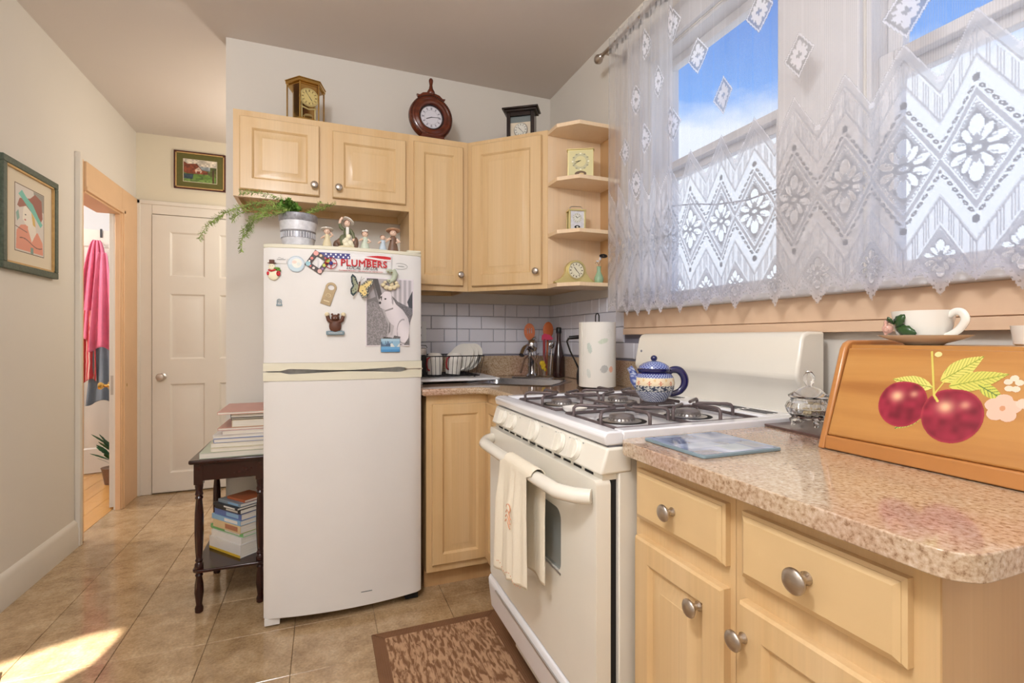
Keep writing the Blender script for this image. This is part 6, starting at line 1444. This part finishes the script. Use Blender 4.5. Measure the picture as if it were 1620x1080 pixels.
m_, t2, b2 = base_mat('red_print_cloth'); co = N(t2, 'ShaderNodeTexCoord'); w_ = N(t2, 'ShaderNodeTexWave'); w_.inputs['Scale'].default_value = 14; w_.inputs['Distortion'].default_value = 2; L(t2, co.outputs['Object'], w_.inputs['Vector'])
r_ = N(t2, 'ShaderNodeValToRGB'); L(t2, w_.outputs['Fac'], r_.inputs[0]); r_.color_ramp.elements[0].color = lin(206, 70, 76); r_.color_ramp.elements[1].color = lin(240, 196, 186); r_.color_ramp.elements[1].position = .8; r_.color_ramp.elements[0].position = .5; L(t2, r_.outputs[0], b2.inputs['Base Color'])
cloth_hang('patterned_cloth', 'red and white patterned cloth hanging below the pink bathrobe', 'cloth', 'red_print_cloth', -1.80, 5.02, 1.38, .80, .06, .12, 2.0, .2, .015)
cloth_hang('grey_garment', 'grey garment hanging low beneath the pink bathrobe', 'garment', 'grey_cloth', -1.72, 5.055, 1.15, .62, .07, .19, 2.0, 1.2, .015)
t_ = thing('leafy_plant', 'dark green leafy houseplant low behind the open bedroom door edge', 'plant', (-1.560, 4.78, .0))
MB().lathe([(.05, 0), (.07, .12), (.075, .13), (.07, .13), (.0001, .12)], 20).build('pot', 'brown_glaze', t_)
rg = random.Random(8); mb = MB()
for i in range(26):
    a = rg.uniform(0, 2*PI); r = rg.uniform(.08, .17); z = rg.uniform(.20, .42); p = Vector((.02*math.cos(a), .02*math.sin(a), z*.75)); q = Vector((r*math.cos(a), r*math.sin(a), z)); leafm(mb, p, q, .022, up=Vector((0, 0, 1)))
mb.build('leaves', 'leaf_dark', t_, fixn=False); MB().tube([(0, 0, .1), (.005, 0, .42)], .006, 8).build('stem', 'brown_glaze', t_)
# pale wooden box at the left foot
t_ = thing('wooden_block', 'low pale wooden block on the floor at the sunlit left bottom corner', 'block', (-1.125, 2.085, 0), math.radians(20))
MB().box(-.12, .115, -.05, .05, 0, .028).build('body', 'crate_wood', t_, bevel=.003)

# unseen lamp mounts; the kitchen one is added to go with its fill light
def unseen_mount(x, y, r, lab):
    t_ = thing('unseen_lamp_mount', lab, 'lamp', (x, y, ZC)); MB().lathe([(r*.8, -.03), (r*.9, -.02), (r*.9, 0)], 28).build('mount', 'nickel', t_)
    return t_
unseen_mount(-.25, .15, .12, 'added unseen nickel ceiling mount for the kitchen fill light')
unseen_mount(-.35, 3.75, .10, 'round nickel ceiling lamp mount in the back hall')

# ------------------------------------------------------------------ curtains
P_ = .1362; U0 = .598
def lace(U, Z):
    a = (U-U0)/P_; w = np.abs(((a+.5) % 1)-.5)*P_; v = Z-1.542; m = np.abs(v)+w*1.63
    D = np.full(U.shape, .24); B = np.full(U.shape, .80)
    D += .06*(np.sin(U*2*PI/.0048) > .2)
    def put(k, d, b_): D[k] = d; B[k] = b_
    zn = (m < .30)&(v > -.35); 
    low = Z < 1.542+.30-1.63*0
    body = (m < .285) | (v < 0)
    put(body & (m > .145), .66, .76)
    put(body & (m > .150) & (m < .185) , .40, .95)
    # striped chevrons
    k = (m > .197) & (m < .246); put(k, .48, .95); put(k & (((w*1000) % 5.2) < 1.6), .92, .66)
    for mm, t_, d, b_ in ((.194, .0030, .93, .66), (.250, .0026, .35, .98), (.257, .0030, .93, .66), (.286, .0026, .8, .92)):
        put((np.abs(m-mm) < t_) & ((v > 0) | (mm < .28)), d, b_)
    # eyelet row: dark drops with bright outline
    s_ = m-.140; along = (w-np.sign(v)*0)*1.0; cell = ((np.abs(v)+.0)*1000 % 16.5)/16.5-.5
    rr = np.hypot(cell*.0125, s_*.62)
    put((np.abs(s_) < .013) & (m < .156), .42, .85); put(rr < .0064, .30, .98); put(rr < .0051, .97, .46); put(rr < .0012, .3, .98)
    # big eyelet at the apex
    r2 = np.hypot(w, (np.abs(v)-.145)*.8); put(r2 < .0090, .30, .98); put(r2 < .0074, .97, .44)
    put((np.abs(m-.127) < .0020), .40, .98); put((m > .1085) & (m < .1250), .88, .66)
    put((np.abs(m-.1055) < .0030), .28, .99)
    inn = m < .1025; put(inn, .84, .64)
    dots = inn & (m > .092) & (np.hypot((m-.0965)*.55, (((np.abs(v)*1000) % 7.0)/7.0-.5)*.0055) < .0017); put(dots, .25, .99)
    put(m < .084, .95, .52); 
    # flower with eight petals
    def flower(cu, cz, s, k0):
        du = (((U-cu+P_/2) % P_)-P_/2)/s; dz = (Z-cz)/s; A_ = np.abs(dz)
        def pe(cx, cz, rx, rz, rot): return np.minimum(ell(du, A_, cx, cz, rx, rz, -rot), ell(du, A_, -cx, cz, rx, rz, rot))
        ds = np.sort(np.stack([pe(0, .045, .0135, .024, 0), ell(du, A_, .0165, .029, .0082, .018, -.55), ell(du, A_, -.0165, .029, .0082, .018, .55), ell(du, A_, .034, .0135, .0092, .017, -1.15), ell(du, A_, -.034, .0135, .0092, .017, 1.15)]), axis=0); d1 = ds[0]
        put((d1 < 1.5) & k0, .98, .52); put((d1 < 1) & k0, .22, 1.0); put((d1 < 1) & (ds[1] < 1.15) & (ds[1] > .8) & k0, .93, .6)
        tr_ = (A_ > .012) & (A_ < .032) & (np.abs(du) < .010*(1-np.abs(A_-.018)/.014)); put(tr_ & k0, .93, .6)
        put((np.abs(A_-.008-np.abs(du)*.28) < .0016) & (np.abs(du) > .012) & (np.abs(du) < .034) & k0, .8, .5)
        q = (du/.012)**2+(dz/.007)**2; put((q < 1.0) & k0, .95, .6); put((q < .5) & k0, .25, 1.0)
    flower(U0, 1.542, 1.0, m < .10)
    # heart / small diamond above
    up = (v > 0); du = np.abs(((U-U0-P_/2+P_/2) % P_)-P_/2); put(up & (np.hypot(du, Z-1.718) < .008), .9, .97)
    # lower row: small diamonds
    w2 = P_/2-w; dl_ = np.abs(Z-1.326)+w2*1.55; lo = (v < 0) & (m > .262)
    put(lo, .62, .84); put(lo & (dl_ < .064), .88, .72); put(lo & (np.abs(dl_-.067) < .0028), .30, .98); put(lo & (np.abs(dl_-.078) < .0018), .35, .95)
    flower(U0+P_/2, 1.326, .60, lo & (dl_ < .055))
    put(lo & (dl_ > .085) & (np.hypot(((U*1000) % 11)/11-.5, ((Z*1000) % 11)/11-.5) < .16), .8, .5)
    # scattered diamonds on the plain net above
    for cu, cz in ((1.268, 1.957), (1.382, 2.149), (1.127, 2.147), (.992, 1.942), (.729, 1.905), (.86, 2.15), (.60, 2.15), (1.52, 1.96), (.46, 1.93), (1.0, 2.33), (.73, 2.33), (1.27, 2.34), (.33, 2.13), (.2, 1.93), (0.06, 2.14), (1.64, 2.15), (1.78, 1.96), (1.9, 2.15), (1.52, 2.34), (1.78, 2.34), (1.9, 1.80), (2.04, 1.96)):
        q = np.abs(Z-cz)/.064+np.abs(U-cu)/.047; put(q < 1, .74, .56); put((q < 1) & (q > .88), .95, .98); put((q < .84) & (q > .78), .72, .5)
        du = U-cu; dz = Z-cz; A_ = np.abs(dz); W_ = np.abs(du); d1 = np.minimum.reduce([ell(W_, A_, 0, .026, .009, .015), ell(W_, A_, .011, .014, .006, .012, -.7), ell(W_, A_, .018, .006, .006, .010, -1.2)]); put(d1 < 1, .97, 1.0)
    hd_ = Z-hem(U); put((hd_ < .022), .86, .86); put((hd_ < .022) & (np.hypot(((U*1000) % 12)/12-.5, (((Z+U*.3)*1000) % 12)/12-.5) < .17), .25, .8)
    # top casing, bottom picot edge
    return D, B
def hem(U):
    a = (U-U0)/P_; w = np.abs(((a+.5) % 1)-.5)*P_
    h = np.where(w > .032, 1.297-(w-.032)/(.068-.032)*.056, 1.268+w/.032*.029)
    return h+.0022*np.sin(U*2*PI/.0075)
def curtain(name, label, y0, y1, x, ucomp, famp, fper, ph, ztop=2.515, du=.0023, extra=0, dens=1):
    ys = np.arange(y0, y1, du); us = ys*1.0 if ucomp == 1 else y0+(ys-y0)*ucomp
    zs = np.concatenate([np.arange(1.236, 1.75, .0023), np.arange(1.75, ztop, .0042)])
    Yg, Zg = np.meshgrid(ys, zs); Ug, _ = np.meshgrid(us, zs)
    D, B = lace(Ug, Zg)
    fall = np.clip((2.5-Zg)/1.2, 0, 1)
    X_ = x+famp*np.sin(Yg*2*PI/fper+ph+.4*np.sin(Yg*9))*(.55+.45*fall)+famp*.4*np.sin(Yg*2*PI/(fper*.43)+1)*(1-.5*fall)+extra*(.012*np.sin(Yg*3.1+.5))
    near = np.exp(-((Zg-2.47)/.035)**2); X_ = X_*(1-near*.0)
    gather = np.exp(-((Zg-2.455)/.012)**2); D = np.maximum(D, .75*gather); B = np.where((gather > .3) & (np.sin(Yg*2*PI/.022) > .2), .35, B); B = np.where(gather > .3, B*.8, B)
    D = 1-(1-np.clip(D, 0, 1))**dens
    col = np.stack([D, B, np.zeros_like(D)], -1)
    hz = hem(Ug); keep = Zg > hz; mk = keep[:-1, :-1] & keep[1:, 1:] & keep[:-1, 1:] & keep[1:, :-1]
    Zg = Zg+.004*np.sin(Yg*7)*(1-fall)*0
    o = gridmesh(name, np.stack([X_, Yg, Zg], -1), col, 'lace', None, mk)
    return tag(o, label, 'curtain', 'white lace curtains on the rod')
curtain('lace_curtain', 'wide white lace curtain panel hanging across both windows', -.15, 1.60, 1.248, 1, .006, .21, .3, du=.0023, extra=1)
curtain('lace_curtain', 'narrow gathered lace curtain panel at the rod end beside the open shelf', 1.495, 1.935, 1.222, 1.7, .010, .085, .3, du=.0026, dens=2.1)
t_ = thing('curtain_rod', 'grey metal curtain rod with round finial above the kitchen windows', 'curtain rod', (0, 0, 0))
MB().tube([(1.236, -.3, 2.492), (1.236, 2.03, 2.492)], .0085, 12).build('rod', 'nickel', t_)
MB().lathe([(.0085, 0), (.013, .004), (.010, .010), (.014, .016), (.021, .028), (.022, .038), (.016, .050), (.0001, .055)], 20, T=Matrix.Translation((1.236, 2.02, 2.492)) @ Matrix.Rotation(-PI/2, 4, 'X')).build('finial', 'nickel', t_)
for y in (1.985, .98): MB().box(1.236, 1.34, y-.006, y+.006, 2.478, 2.486).box(1.333, 1.34, y-.015, y+.015, 2.45, 2.51).build('bracket', 'nickel', t_)
# bright cord seen through the net
t_ = tag(MB().tube([(1.43, 1.78, 1.735), (1.43, 1.62, 1.705), (1.43, 1.5, 1.672), (1.43, 1.35, 1.65), (1.43, 1.16, 1.655)], .003, 8).build('outdoor_cable', 'cord_grey'), 'thin grey cable sagging outside behind the left window', 'cable')
